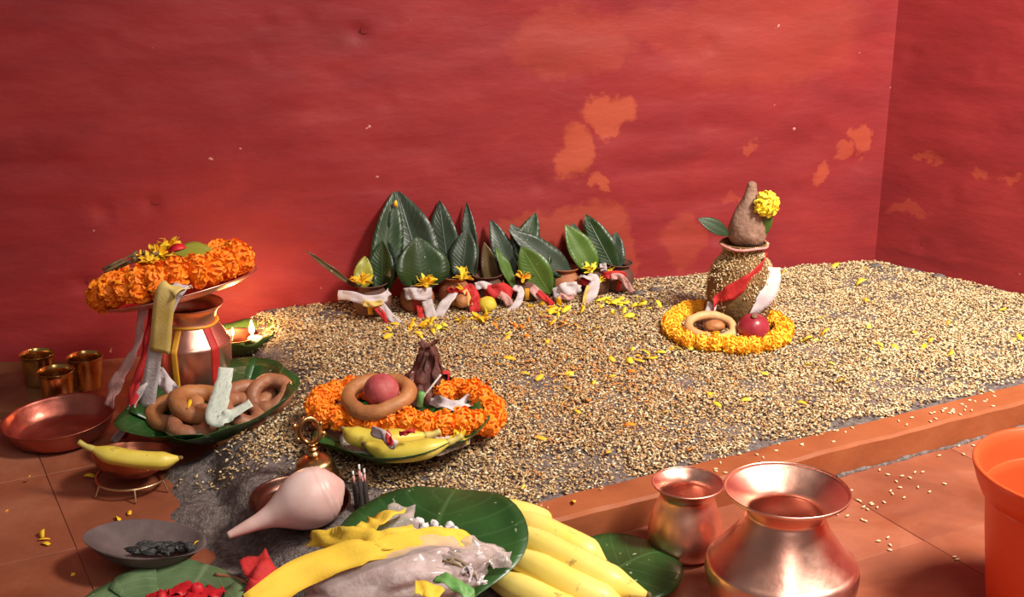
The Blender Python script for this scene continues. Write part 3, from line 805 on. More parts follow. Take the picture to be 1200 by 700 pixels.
# orange bucket
bk = thing('bucket', 'glossy orange plastic bucket with rolled rim standing on clay tiles', 'bucket', (.583, 1.19, 0))
part('body', G(vessel([(.070, 0), (.074, .002), (.080, .05), (.086, .10), (.090, .14), (.093, .150)], .0025, seg=56), 'body', 'bucket'), bk)
part('rim', G(lathe([(.0930, .146), (.0955, .1475), (.100, .158), (.104, .170), (.1065, .177), (.1070, .180), (.1050, .1820), (.102, .180), (.098, .170), (.0945, .158), (.0915, .149), (.0905, .146)], 56, False), 'rim', 'bucket'), bk)
for s in (-1, 1):
    part('handle_lug', G(lathe([(.010, -.004), (.012, -.002), (.012, .003), (.006, .006), (.0005, .0062)], 16), 'handle_lug', 'bucket'), bk, loc=(.088*math.cos(1.2)*s, .088*math.sin(1.2)*s, .125), rot=(0, PI/2, 1.2 if s > 0 else 1.2+PI))

# ------------------------------------------------------------------ brass tumblers on the plank
pk = solo('plank', G(box(-.34, .150, -.075, .135, 0, .012), 'plank', 'wood', False), 'low dark wooden plank under the brass tumblers', 'plank', loc=U(0, 470, 0) + Vector((-.03, .0, .0)), rot=(0, 0, .05))
tm = G(vessel(smooth_prof([(.021, 0), (.022, .002), (.0230, .015), (.0240, .032), (.0250, .043), (.0265, .0475), (.0270, .0485)], 4), .0012, .003, 36), 'tumbler', 'brass')
for (x, y, s, lab) in ((69, 470, 1.0, 'brass tumbler standing in front of the two other tumblers'), (47, 449, 1.0, 'brass tumbler beside the wall with a bright yellow glint'), (103, 453, 1.02, 'shaded brass tumbler next to the pink ribbon')):
    o = solo('tumbler', tm, lab, 'tumbler', loc=U(x, y, .012), group='brass tumblers on the plank'); o.scale = (s, s, s)

# copper dish
solo('dish', G(vessel(smooth_prof([(.048, 0), (.055, .001), (.066, .010), (.0735, .024), (.0765, .031), (.0785, .0325)], 5), .0018, .003, 56), 'dish', 'pink_copper'),
     'shallow reddish copper dish with a bright rim on the floor', 'dish', loc=U(73, 512, 0.003), rot=(math.radians(2), math.radians(-3), 0))

# ------------------------------------------------------------------ tall copper vessel with plate and garland
KX = U(232, 482, 0); KY = KX.y
KP = smooth_prof([(.040, 0), (.046, .003), (.0505, .02), (.0535, .055), (.0555, .095), (.0560, .112)], 5)[:-1] + [(.0560, .112), (.0545, .1155)] + smooth_prof([(.0535, .1165), (.045, .130), (.0375, .142), (.0365, .150), (.0400, .160), (.0480, .168), (.0490, .1695)], 5)
kv = thing('ritual_vessel', 'tall copper vessel striped with red and yellow paint below a plate', 'vessel', KX)
part('body', G(vessel(KP, .002, .004, 56), 'body', 'copper', True, 60), kv)
def stripe(prof, ang, w, z0, z1, off=.0010, taper=0):
    v = []; f = []; rows = [(r, z) for r, z in prof if z0 <= z <= z1]
    for i, (r, z) in enumerate(rows):
        ww = w*(1 + taper*(z-z0)/(z1-z0))
        for q in range(5):
            a = ang + (q/4-.5)*ww/r
            for o in (off, -.0003): v.append(((r+o)*math.cos(a), (r+o)*math.sin(a), z))
    n = 10
    for i in range(len(rows)-1):
        for q in range(4):
            a = i*n+q*2; c = a+n; f += [(a, a+2, c+2, c)]
        a = i*n; f.append((a, a+n, a+n+1, a+1)); a = i*n+8; f.append((a, a+1, a+n+1, a+n))
    return v, f, [(0, 0)]*len(v)
part('yellow_stripe', G(stripe(KP, math.radians(-104), .0095, .0, .142), 'yellow_stripe', 'tika_yellow'), kv)
part('red_stripe', G(stripe(KP, math.radians(-42), .0125, .0, .142), 'red_stripe', 'tika_red'), kv)
part('neck_cord', G(tube([Vector((.0385*math.cos(a), .0385*math.sin(a), .1425+.001*math.sin(3*a))) for a in np.linspace(0, 2*PI, 36, endpoint=False)], .0022, 6, True), 'neck_cord', 'tika_yellow'), kv)

PC = Y(211, 344, KY - .012)
tilt = math.radians(12.5)
pm = Matrix.Translation(PC) @ Matrix.Rotation(math.radians(-7), 4, 'X') @ Matrix.Rotation(-tilt, 4, 'Y')
pl = thing('plate', 'round copper plate with red inside tilted on the tall vessel', 'plate'); pl.matrix_world = pm
part('dish_body', G(lathe([(.0005, -.004), (.070, -.004), (.095, .0), (.112, .0075), (.1145, .0085), (.1145, .0100), (.111, .0095), (.094, .0022), (.07, -.002), (.0005, -.002)], 64, False), 'dish_body', 'copper'), pl)
part('red_powder', G(lathe([(.102, .0062), (.094, .0032), (.07, -.0010), (.0005, -.0008)], 48, False), 'red_powder', 'redpetal'), pl)
def ring_path(rx, ry, z, n=72, wob=0.0, seed=1, a0=0, a1=2*PI, zf=None):
    return [(rx*math.cos(a)*(1+wob*math.sin(3*a+seed)), ry*math.sin(a)*(1+wob*math.sin(2*a+seed)), z + (zf(a) if zf else 0)) for a in np.linspace(a0, a1, n)]
gm_ = Matrix.Translation(PC + Vector((-.011, .004, .002))) @ Matrix.Rotation(math.radians(-8), 4, 'X') @ Matrix.Rotation(-tilt, 4, 'Y')
garland('flower_garland', 'orange marigold garland coiled on the tilted copper plate', ring_path(.099, .090, .0275, wob=.03, zf=lambda a: -.010*max(0, -math.cos(a))**3), 'disc', .0245, .0245, mat4=gm_)
# offerings heaped inside that garland
def on_plate(x, y, z): return gm_ @ Vector((x, y, z + .010))
solo('offering_leaf', G(leaf_geo(.055, .034, .1, .15), 'offering_leaf', 'leaf_yellow'), 'pale green leaf lying on the garland beside the yellow petals', 'leaf', mat4=frame(on_plate(.028, -.045, .047), (1, .15, .12), (.05, -.45, 1)))
for k, (x, y, z, r, s) in enumerate(((.000, -.02, .046, .021, 1), (-.028, -.012, .040, .017, 2), (.012, .0, .052, .018, 3), (-.010, -.045, .043, .013, 6))):
    solo('shredded_marigold', G(tuft_geo(26, r, s+30), 'shredded_marigold', 'yellow' if k != 1 else 'amber', False), ('largest yellow marigold tuft heaped on the plate garland', 'amber marigold tuft between the twigs on the plate', 'topmost yellow marigold tuft of the plate heap', 'smallest yellow marigold tuft by the twig ends')[k], 'flower', loc=on_plate(x, y, z), group='tufts heaped on the plate garland')
solo('red_petal', G(petal_geo(.026, .014, .25), 'red_petal', 'redpetal'), 'dark red petal lying beside the yellow tufts', 'petal', mat4=frame(on_plate(.020, -.040, .050), (1, .2, .15), (0, -.6, 1)))
for k in range(7):
    a = on_plate(-.075+random.uniform(-.012, .02), -.035+random.uniform(-.02, .02), .042+random.uniform(-.003, .006)); b_ = on_plate(.0+random.uniform(-.03, .01), -.03+random.uniform(-.015, .02), .050+random.uniform(-.006, .010))
    g, o = centred(tube(cr([a, a.lerp(b_, .5)+Vector((0, 0, random.uniform(-.002, .006))), b_], 4), [.0016+.0012*math.sin(i) for i in range(9)], 6))
    solo('dry_twig', G(g, 'dry_twig', 'twig'), 'brown dry twig laid across the plate garland', 'twig', loc=o, group='dry twigs on the plate garland')
for k in range(9):
    p = on_plate(random.uniform(-.03, .0), random.uniform(-.05, -.01), .052 + random.uniform(-.004, .006))
    solo('dark_seed', G(blob(.0045, .003, .003, .2, 2, k, 8, 6), 'dark_seed', 'twig'), 'dark seed among the shredded yellow marigold', 'seed', loc=p, rot=(random.random(), random.random(), random.random()*3), group='dark seeds on the plate')

def cloth(path, width, side, mat, label, name='cloth_ribbon', wave=.0015, seed=0, group=None, cross=4, thick=.0009, taper=None):
    g, o = centred(ribbon(path, width, side, thick, 7, wave, cross, seed, taper))
    return solo(name, G(g, name, mat), label, 'ribbon', loc=o, group=group)
yk = KY - .118
cloth([Y(214, 336, yk+.012), Y(203, 337, yk-.003), Y(194, 346, yk-.007), Y(190, 380, yk-.006), Y(187, 413, yk-.004)], .029, (1, -.1, -.12), 'mustard_cloth', 'mustard yellow cloth strip hanging over the edge of the copper plate', wave=.0008)
cloth([Y(219, 335, yk+.013), Y(211, 337, yk+.001), Y(200, 352, yk-.003), Y(184, 400, yk), Y(178, 440, yk+.006), Y(172, 478, yk+.01)], .021, (1, -.1, -.1), 'white_cloth', 'white cloth strip hanging behind the mustard yellow one', wave=.0016, seed=2)
cloth([Y(172, 352, yk+.03), Y(166, 368, yk+.02), Y(163, 395, yk+.02), Y(148, 430, yk+.02), Y(133, 455, yk+.02), Y(128, 478, yk+.02)], [.013, .013, .010, .014, .020, .014], (1, -.3, .25), 'pink_cloth', 'thin pale pink ribbon trailing from the plate towards the tumblers', wave=.002, seed=5)
cloth([Y(180, 352, yk+.04), Y(176, 390, yk+.03), Y(168, 425, yk+.025), Y(158, 455, yk+.01), Y(151, 490, yk), U(143, 512, .004)], .014, (1, -.2, .1), 'red_cloth', 'dark red ribbon hanging from the plate down to the floor', wave=.002, seed=7)
cloth([Y(188, 430, yk+.03), Y(170, 448, yk+.012), Y(158, 470, yk+.005), Y(150, 495, yk-.006), U(132, 520, .004)], .011, (1, -.2, .2), 'white_cloth', 'narrow white ribbon end lying on the floor beside the copper dish', wave=.002, seed=9)
cloth([Y(185, 436, yk+.05), Y(196, 452, yk+.035), Y(207, 462, yk+.03), Y(200, 470, yk+.03)], .020, (1, 0, .3), 'white_cloth', 'white cloth end bunched at the foot of the tall vessel', wave=.003, seed=4)

# ------------------------------------------------------------------ leaf bowls
def bowl_sector(R, H, a0, a1, off, seed, th=.0010, base=.55, ragged=.05, nr=10, na=16):
    v = []; f = []; uv = []
    for i in range(nr+1):
        t = i/nr
        for j in range(na+1):
            u = j/na; a = a0 + (a1-a0)*u
            edge = 1 + ragged*math.sin(u*PI*3 + seed) + ragged*.5*math.sin(a*9 + seed*2) - .10*abs(2*u-1)**3
            r = R*t*edge
            z = H*max(0, (t-base)/(1-base))**1.5 + .0018*math.sin(a*7 + t*5 + seed)*t
            for o in (th/2, -th/2): v.append((r*math.cos(a), r*math.sin(a), z + off + o))
            uv += [(u, 1-t*.9)]*2
    k = 2*(na+1)
    for i in range(nr):
        for j in range(na):
            a = i*k+j*2; c = a+k; f += [(a, c, c+2, a+2), (a+1, a+3, c+3, c+1)]
        a = i*k; f.append((a, a+1, a+k+1, a+k)); a = i*k+2*na; f.append((a, a+k, a+k+1, a+1))
    for j in range(na):
        a = nr*k+j*2; f.append((a, a+1, a+3, a+2))
    return v, f, uv
def leaf_bowl(label, loc, rot, R, H, n=4, mat='leaf_plate', seed=0, base=.5, ragged=.045, sx=1.0):
    t = thing('leaf_bowl', label, 'leaf bowl', loc, rot)
    for k in range(n):
        a = 2*PI*k/n + seed
        o = part('leaf', G(bowl_sector(R, H, a - PI/n*1.35, a + PI/n*1.35, k*.0013, seed + k*1.7, base=base, ragged=ragged), 'leaf', mat), t)
        o.scale = (sx, 1, 1)
    return t
def ring_geo(R, r, seed, sx=1.0, lump=.12, open_=0.0):
    n = 34; path = []; rad = []
    for i in range(n):
        a = 2*PI*i/n
        w = 1 + .07*mnoise.noise(Vector((math.cos(a)*1.6, math.sin(a)*1.6, seed)))
        path.append(Vector((R*w*math.cos(a)*sx, R*w*math.sin(a), r*.15*math.sin(2*a+seed))))
        rad.append(r*(1 + lump*mnoise.noise(Vector((math.cos(a)*2.2, math.sin(a)*2.2, seed+5)))*1.6))
    return tube(path, rad, 12, True)
RB = [G(ring_geo(.0245, .0115, s, 1.15), 'ring_bread', m) for s, m in ((1, 'bread'), (2, 'bread'), (3, 'darkbread'), (4, 'darkbread'))]

lp = U(255, 503, .022)
leaf_bowl('dark green leaf bowl holding brown ring breads and a folded banknote', lp, (math.radians(3), math.radians(-8), .15), .124, .050, 4, seed=.5, base=.30)
LBM = Matrix.Translation(lp + Vector((0, .010, .000))) @ Matrix.Rotation(math.radians(-8), 4, 'Y')
def in_bowl(x, y, z): return LBM @ Vector((x, y, z))
for (x, y, z, rx, ry, rz, k, s, lab) in ((-.055, -.004, .034, .30, -.10, .3, 0, 1.15, 'golden brown ring bread nearest the copper dish in the leaf bowl'),
        (-.018, -.012, .042, .34, .22, .9, 1, 1.18, 'golden brown ring bread with a yellow petal on it'),
        (-.022, -.040, .026, .05, 0, 1.4, 2, 1.1, 'dark ring bread lying under the golden ones'),
        (.045, .022, .030, .25, .1, .3, 2, 1.05, 'dark ring bread behind the folded banknote'),
        (.045, -.030, .030, .2, -.2, 2.2, 3, 1.0, 'dark reddish ring bread in front of the banknote'),
        (.080, .000, .038, .55, -.25, .6, 3, .95, 'dark ring bread resting against the raised leaf edge')):
    o = solo('ring_bread', RB[k], lab, 'bread', loc=in_bowl(x, y, z), rot=(rx, ry - .14, rz), group='ring breads in the leaf bowl'); o.scale = (s*.93, s*.93, s*.93)
petal(in_bowl(-.022, -.034, .056), 'yellow', 'ring bread', 1.5)
nb = [Y(265, 431, lp.y-.030), Y(262, 450, lp.y-.044), Y(257, 470, lp.y-.056), Y(252, 487, lp.y-.066), Y(256, 492, lp.y-.070), Y(266, 488, lp.y-.068), Y(280, 481, lp.y-.062), Y(294, 472, lp.y-.055)]
cloth(nb, [.020, .023, .026, .026, .022, .018, .014, .014], [(1, .2, .1)]*4 + [(.9, .35, .5)]*2 + [(.2, .8, .6)]*2, 'note', 'pale green banknote folded in a V on the ring breads', 'banknote', .0004, thick=.0007)

# ------------------------------------------------------------------ oil lamp in its leaf cup
dp = on_bed(287, 412); dp.z = top(dp.x, dp.y) - .002
leaf_bowl('small green leaf cup holding the lit lamp beside the wall', dp, (0, math.radians(-6), .4), .060, .034, 3, 'leaf_bright', 1.1, .25, .08)
lampd = thing('oil_lamp', 'small copper oil lamp with two burning wicks in a leaf cup', 'lamp', dp + Vector((-.012, -.006, .012)))
part('lamp_dish', G(vessel(smooth_prof([(.012, 0), (.018, .002), (.030, .012), (.036, .019), (.037, .020)], 4), .0014, .004, 32), 'lamp_dish', 'old_copper'), lampd)
part('ghee', G(blob(.012, .010, .006, .25, 3, 2), 'ghee', 'ghee'), lampd, loc=(.034, -.012, .018))
for (x, y, s) in ((.026, -.006, 1.0), (-.004, -.010, .55)):
    w = part('wick', G(tube(cr([(0, 0, -.006), (.001, 0, 0), (.002, 0, .004)], 3), .0012, 6), 'wick', 'cotton'), lampd, loc=(x, y, .020))
    part('flame', G(lathe(smooth_prof([(.0005, 0), (.0036*s, .004*s), (.0046*s, .009*s), (.0030*s, .017*s), (.0004, .025*s)], 4), 14), 'flame', 'flame'), w, loc=(.002, 0, .003))
    ld = bpy.data.lights.new('lamp_glow', 'POINT'); ld.energy = .55*s; ld.color = (1, .55, .2); ld.shadow_soft_size = .006
    lo_ = bpy.data.objects.new('lamp_glow', ld); COL.objects.link(lo_); lo_.parent = lampd; lo_.location = (x+.002, y, .048)
solo('loose_leaf', G(leaf_geo(.085, .06, .1, .12), 'loose_leaf', 'leaf_dark'), 'dark green leaf lying on the grain below the lamp cup', 'leaf', mat4=frame(on_bed(272, 438) + Vector((0, 0, .006)), (.9, .25, .0), (.1, -.3, 1)))
cloth([on_bed(270, 440)+Vector((0, 0, .008)), on_bed(285, 441)+Vector((0, 0, .012)), on_bed(302, 449)+Vector((0, 0, .006))], .018, (.3, .9, .3), 'white_cloth', 'white cloth scrap between the tall vessel and the lamp leaf', wave=.002, seed=3)
solo('loose_leaf', G(leaf_geo(.05, .035, .1, .15), 'loose_leaf', 'leaf_grey'), 'small grey green leaf lying on the grain behind the tall vessel', 'leaf', mat4=frame(on_bed(258, 378) + Vector((0, 0, .010)), (.9, .1, .1), (0, -.7, 1)))

# ------------------------------------------------------------------ copper bowl with banana on a wire stand
bp_ = U(157, 570, 0)
ws = thing('wire_stand', 'brass wire ring stand with bent legs under the copper bowl', 'stand', bp_)
rp = [Vector((.046*math.cos(a), .046*math.sin(a), .0165)) for a in np.linspace(0, 2*PI, 40, endpoint=False)]
part('ring', G(tube(rp, .0019, 7, True), 'ring', 'wire'), ws)
for a in (-2.4, -1.25, -.35, .9, 2.2):
    c = Vector((math.cos(a), math.sin(a), 0))
    part('leg', G(tube(cr([c*.046 + Vector((0, 0, .0165)), c*.049 + Vector((0, 0, .010)), c*.053 + Vector((0, 0, .0012))], 4), .0014, 6), 'leg', 'wire'), ws)
solo('bowl', G(vessel(smooth_prof([(.016, 0), (.026, .003), (.040, .012), (.0475, .024), (.0500, .034), (.0505, .036)], 5), .0018, .004, 48), 'bowl', 'old_copper'), 'round dark copper bowl on a wire stand with a banana across it', 'bowl', loc=bp_ + Vector((0, -.002, .0150)), rot=(math.radians(-13), 0, 0))
def banana_geo(path, r, seed=0, flat=.92):
    P = cr(path, 5); n = len(P)
    rad = []
    for i in range(n):
        t = i/(n-1)
        rad.append(r*min(1, (.28 + 2.6*t))*min(1, (.22 + 3.4*(1-t)))*(1 + .02*math.sin(t*9+seed)))
    v, f, uv = tube(P, rad, 15, False, flat)
    out = []
    for i, q in enumerate(v):                      # five soft ridges along the skin
        c = P[i//15]; a = 2*PI*(i % 15)/15
        out.append(c + (Vector(q)-c)*(1 + .055*math.cos(5*a)))
    return out, f, uv
def banana(label, path, r, mat='banana', seed=0, group=None, stem=True):
    lo = Vector(path[0]); P = [Vector(q)-lo for q in path]
    t = thing('banana', label, 'banana', lo, group=group)
    part('skin', G(banana_geo(P, r, seed), 'skin', mat), t)
    d = (P[-1]-P[-2]).normalized()
    part('tip', G(tube([P[-1]-d*.001, P[-1]+d*.003, P[-1]+d*.005], [r*.26, r*.22, r*.1], 8), 'tip', 'bananatip'), t)
    if stem:
        d = (P[0]-P[1]).normalized()
        part('stem', G(tube(cr([P[0]-d*.004, P[0]+d*.008, P[0]+d*.018+Vector((0, 0, .003))], 3), [r*.36]*3+[r*.3]*4, 8), 'stem', 'bananastem'), t)
    return t
zb = bp_.y
banana('yellow banana laid across the copper bowl on its wire stand', [Y(108, 526, zb-.038), Y(125, 532, zb-.040), Y(158, 538, zb-.040), Y(190, 540, zb-.036), Y(210, 537, zb-.030)], .0125, 'greenbanana')

# ------------------------------------------------------------------ offering bowl in the middle
ob = on_bed(476, 526); ob.z = top(ob.x, ob.y) + .004
leaf_bowl('green leaf bowl of rice and bananas under the orange garland', ob, (math.radians(-4), math.radians(-1.5), 1.0), .112, .034, 4, seed=2.2, base=.45)
solo('rice_heap', G(blob(.088, .080, .011, .10, 3, 3, 30, 12), 'rice_heap', 'rice'), 'flat heap of white rice in the leaf bowl', 'rice', loc=ob + Vector((.003, -.006, .0165)), rot=(math.radians(-4), math.radians(-1.5), 0))['kind'] = 'stuff'
yb = ob.y
banana('pale yellow banana tied with red thread in the leaf bowl', [Y(526, 518, yb-.078), Y(505, 525, yb-.086), Y(478, 530, yb-.088), Y(450, 529, yb-.086), Y(428, 521, yb-.078)], .0140, 'greenbanana', 2)
banana('dull yellow banana behind the thread tied one', [Y(500, 510, yb-.048), Y(470, 514, yb-.058), Y(440, 516, yb-.064), Y(415, 511, yb-.062), Y(403, 503, yb-.055)], .0135, 'greenbanana', 4)
cloth([Y(435, 505, yb-.082), Y(448, 510, yb-.100), Y(458, 519, yb-.107), Y(464, 523, yb-.109)], .013, (.4, 0, 1), 'white_cloth', 'white ribbon end laid over the thread tied banana', seed=3)
cloth([Y(452, 506, yb-.098), Y(456, 514, yb-.108), Y(458, 522, yb-.111)], .008, (1, 0, .5), 'red_cloth', 'short red ribbon wrapped on the banana in the leaf bowl', seed=6)
cloth([Y(468, 509, yb-.098), Y(476, 507, yb-.099), Y(486, 505, yb-.096)], .006, (.2, 0, 1), 'red_cloth', 'red thread end beside the garland front', seed=8)
solo('shredded_marigold', G(tuft_geo(16, .016, 8), 'shredded_marigold', 'yellow', False), 'yellow marigold tuft on the rice under the garland end', 'flower', loc=Y(538, 517, yb-.058))
gz = ob.z + .040
def gp(px, py, z=gz): return U(px, py, z)
gpath = cr([gp(478, 462), gp(440, 457), gp(405, 457), gp(378, 465), gp(369, 478), gp(385, 489), gp(415, 491), gp(447, 494), gp(480, 496), gp(512, 497), gp(545, 495), gp(576, 494, gz-.012), gp(580, 480, gz-.01), gp(568, 470), gp(550, 459), gp(530, 458), gp(512, 462)], 8)
go_ = Vector((ob.x, ob.y, gz))
garland('flower_garland', 'orange marigold garland lying on the leaf bowl of bananas', [q-go_ for q in gpath], 'orange', .0180, .0225, mat4=Matrix.Translation(go_))
rb = U(443, 464, gz+.024)
o = solo('ring_bread', G(ring_geo(.036, .0105, 9, 1.08), 'ring_bread', 'bread'), 'large ring bread on the orange garland with a red ball in it', 'bread', loc=rb, rot=(math.radians(12), math.radians(-6), .2))
solo('red_ball', G(blob(.0235, .0235, .022, .06, 2, 3), 'red_ball', 'redball'), 'dusty red ball sitting in the large ring bread', 'ball', loc=U(447, 458, rb.z+.008))
# wrapped coconut behind it
wc = U(497, 470, ob.z+.018)
wr = thing('wrapped_coconut', 'coconut wrapped in dark maroon cloth with a twisted top', 'coconut', wc, (math.radians(4), math.radians(6), 0))
def knot(d): return 1 + .22*mnoise.noise(Vector((math.atan2(d.y, d.x)*1.7, d.z*2.0, 2)))
def crumple(prof, seed, amp):
    v, f, uv = lathe(prof, 26)
    out = []
    for q in v:
        q = Vector(q); a = math.atan2(q.y, q.x)
        k = 1 + amp*math.sin(a*5 + q.z*70 + seed) + amp*.8*math.sin(a*3 - q.z*110) + amp*mnoise.noise(q*60)
        out.append(Vector((q.x*k, q.y*k, q.z)))
    return out, f, uv
part('cloth_wrap', G(crumple(smooth_prof([(.018, 0), (.026, .010), (.027, .026), (.023, .040), (.016, .054), (.010, .066), (.0115, .076), (.006, .084), (.0008, .086)], 6), 1, .20), 'cloth_wrap', 'maroon_cloth'), wr)
part('white_thread', G(tube(cr([(.020, -.016, .050), (.010, -.024, .036), (-.002, -.030, .018), (-.004, -.030, .006)], 5), .0016, 6), 'white_thread', 'thread'), wr)
part('red_fold', G(ribbon([(-.016, -.016, .050), (-.020, -.020, .036), (-.022, -.022, .018)], .008, (1, -.4, .2)), 'red_fold', 'pink_cloth'), wr)
for k_, (ax_, z0_, w_) in enumerate(((-2.6, .050, .016), (-1.9, .046, .014), (-.7, .048, .015), (.6, .05, .016))):
    c_ = Vector((math.cos(ax_), math.sin(ax_), 0))
    part('cloth_fold', G(ribbon([c_*.010 + Vector((0, 0, .078)), c_*.020 + Vector((0, 0, z0_)), c_*.034 + Vector((0, 0, .026)), c_*.036 + Vector((.004, 0, .006))], [w_*.6, w_, w_*1.4, w_*1.2], (-c_.y, c_.x, .1), .0012, 6, .003, 4, k_*2), 'cloth_fold', 'maroon_cloth'), wr)
for k_, q_ in enumerate(((-.012, -.004, .092), (.012, .002, .094), (.002, -.010, .090))):
    part('knot_tail', G(ribbon([(0, 0, .074), (q_[0]*.5, q_[1]*.5, .084), q_], [.008, .011, .008], (.6, 1, .2), .0012, 5, .002, 4, k_), 'knot_tail', 'maroon_cloth'), wr)
part('red_tie', G(ribbon([(.022, -.014, .052), (.030, -.010, .050), (.030, -.012, .036)], .006, (.3, 1, .2)), 'red_tie', 'red_cloth'), wr)
cloth([gp(502, 466, gz-.008), gp(520, 473, gz-.002), gp(540, 474, gz-.002), gp(556, 467, gz)], .016, (0, .8, .5), 'white_cloth', 'white cloth scrap inside the orange garland', wave=.003, seed=1)
solo('green_stalk', G(tube([Vector((0, 0, 0)), Vector((.001, 0, .012)), Vector((.003, 0, .02))], .0045, 8), 'green_stalk', 'green_ribbon'), 'short pale green stalk beside the ring bread', 'stalk', loc=gp(492, 476, gz-.002))

# ------------------------------------------------------------------ bell, conch and its dish, incense
bl = on_bed(372, 560); bl.z = max(bl.z - .003, .02)
be = thing('hand_bell', 'brass hand bell with a ring shaped handle behind the conch', 'bell', bl, (0, math.radians(-6), .2))
part('bell_body', G(vessel(smooth_prof([(.0295, 0), (.0285, .003), (.0255, .012), (.0245, .020), (.0215, .027), (.013, .032), (.006, .034), (.0055, .0345)], 5), .0016, .031, 40), 'bell_body', 'bell_brass'), be)
part('neck', G(lathe(smooth_prof([(.006, .033), (.0085, .036), (.0055, .040), (.0075, .043), (.005, .046), (.0065, .049), (.004, .051)], 4), 20), 'neck', 'bell_brass'), be)
part('ring_handle', G(tube([Vector((.0125*math.cos(a), .002*math.sin(2*a), .067 + .0165*math.sin(a))) for a in np.linspace(0, 2*PI, 36, endpoint=False)], .0034, 9, True), 'ring_handle', 'bell_brass'), be)
for (x, z, s) in ((-.0165, .076, 1), (.0165, .060, .9), (.015, .074, .7), (-.015, .058, .7)):
    part('handle_knob', G(blob(.0042*s, .004*s, .0050*s, .1, 2, 1, 12, 8), 'handle_knob', 'bell_brass'), be, loc=(x, 0, z))
cdp = U(352, 604, .0); cdz = top(cdp.x, cdp.y) - .002; cdp = U(352, 600, cdz)
solo('dish', G(vessel(smooth_prof([(.036, 0), (.043, .001), (.052, .008), (.0575, .016), (.0590, .0175)], 4), .0015, .003, 48), 'dish', 'shaded_copper'), 'small shade-darkened copper dish carrying the conch shell', 'dish', loc=cdp, rot=(math.radians(3), math.radians(3), 0))
def conch_geo(L):
    key = [(0, .0042), (.06, .0056), (.16, .0078), (.26, .0098), (.36, .0140), (.45, .0215), (.54, .0300), (.62, .0345), (.70, .0365), (.78, .0355), (.85, .0310), (.90, .0245), (.94, .0180), (.97, .0115), (1.0, .0030)]
    ks = np.array(key); n = 60; seg = 36; v = []; f = []; uv = []
    for i in range(n+1):
        t = i/n; r0 = float(sum(np.interp(min(1, max(0, t+q)), ks[:, 0], ks[:, 1]) for q in (-.03, -.015, 0, .015, .03))/5) if t < .97 else float(np.interp(t, ks[:, 0], ks[:, 1]))
        for j in range(seg):
            a = 2*PI*j/seg
            sp = 1.0
            if t > .78:                                    # whorls of the spire
                ph = (t*22 + a/(2*PI)) % 1.0; sp = 1 + .085*(1-ph)*min(1, (t-.78)/.08)
            r = r0*sp*(1 + .05*math.cos(a - .6))
            if .18 < t < .78:                              # slit of the mouth on the lower side
                dd = (a - (PI*1.42 + .5*(t-.5)) + PI) % (2*PI) - PI
                r *= 1 - .30*math.exp(-(dd/.16)**2)*math.sin((t-.18)/.60*PI) + .05*math.exp(-((dd-.34)/.18)**2)
            r *= .95; v.append((r*math.cos(a), t*L, r*math.sin(a))); uv.append((j/seg, t))
    for i in range(n):
        for j in range(seg):
            l = (j+1) % seg; f.append((i*seg+j, i*seg+l, (i+1)*seg+l, (i+1)*seg+j))
    f.append(tuple(reversed(range(seg)))); f.append(tuple(n*seg+j for j in range(seg)))
    return v, f, uv
c0 = U(267, 628, cdz + .012); c1 = U(403, 566, cdz + .052)
cs = thing('conch_shell', 'smooth pinkish white conch shell pointing its tapered end to the floor', 'conch', c0)
ax = c1 - c0
part('shell', G(conch_geo(ax.length), 'shell', 'conch'), cs, mat4=frame((0, 0, 0), ax, (0, -.35, 1)))
for k, (x, y, x2, y2) in enumerate(((414, 558, 419, 596), (421, 552, 424, 600), (427, 556, 430, 598), (424, 560, 433, 596))):
    lo = on_bed(x2, y2) ; a = Vector((0, 0, -.002)); b_ = Y(x, y, lo.y + .012) - lo
    st = thing('incense_stick', 'dark incense stick with a pink bare end leaning on the leaf bowl', 'incense', lo, group='incense sticks beside the bell')
    m_ = a.lerp(b_, .80)
    part('coating', G(tube([a, a.lerp(m_, .5), m_], .0030, 7), 'coating', 'incense'), st)
    part('bare_end', G(tube([m_, b_], .0015, 6), 'bare_end', 'pink_stick'), st)
    part('white_tip', G(tube([b_, b_ + (b_-m_)*.75], .0014, 6), 'white_tip', 'cotton'), st)

# ------------------------------------------------------------------ grain-coated vessel on the bed
bk_ = on_bed(866, 378); bk_.z = top(bk_.x, bk_.y) - .002
kt = thing('grain_coated_vessel', 'round vessel coated with mud and barley kernels standing in the garland', 'vessel', bk_)
KQ = smooth_prof([(.028, 0), (.040, .006), (.051, .030), (.0545, .055), (.0525, .080), (.046, .100), (.036, .114), (.0315, .121), (.0305, .127), (.0325, .133), (.0370, .138), (.0375, .1400)], 5)
part('body', G(vessel(KQ, .003, .004, 44), 'body', 'dung'), kt)
def coat():
    n = 2600; zs = []; an = []; pts = []; tl = []; yw = []
    rr = np.array(KQ); pr = []
    for k in range(n):
        z = RNG.uniform(.028, .139); a = RNG.uniform(0, 2*PI)
        r = float(np.interp(z, rr[:, 1], rr[:, 0]))
        d = mnoise.noise(Vector((math.cos(a)*2.2, math.sin(a)*2.2, z*26)))
        if d < -.12 and z < .085: continue
        if z < .06 and -2.2 < (a if a < PI else a-2*PI) < -1.4: continue
        pts.append(((r+.0010)*math.cos(a), (r+.0010)*math.sin(a), z)); tl.append(RNG.normal(0, .9)); yw.append(a + PI/2 + RNG.normal(0, .25))
    n = len(pts); ci = RNG.choice(len(PAL), n, p=[.16, .26, .26, .05, .22, .0, .05])
    return grains_mesh('grain_coat', np.array(pts), np.array(tl), RNG.uniform(.0055, .008, n), RNG.uniform(.0011, .0015, n), np.array(yw), PAL[ci]*RNG.uniform(.85, 1.15, (n, 1)))
oc = part('grain_coat', coat(), kt); oc['kind'] = 'stuff'
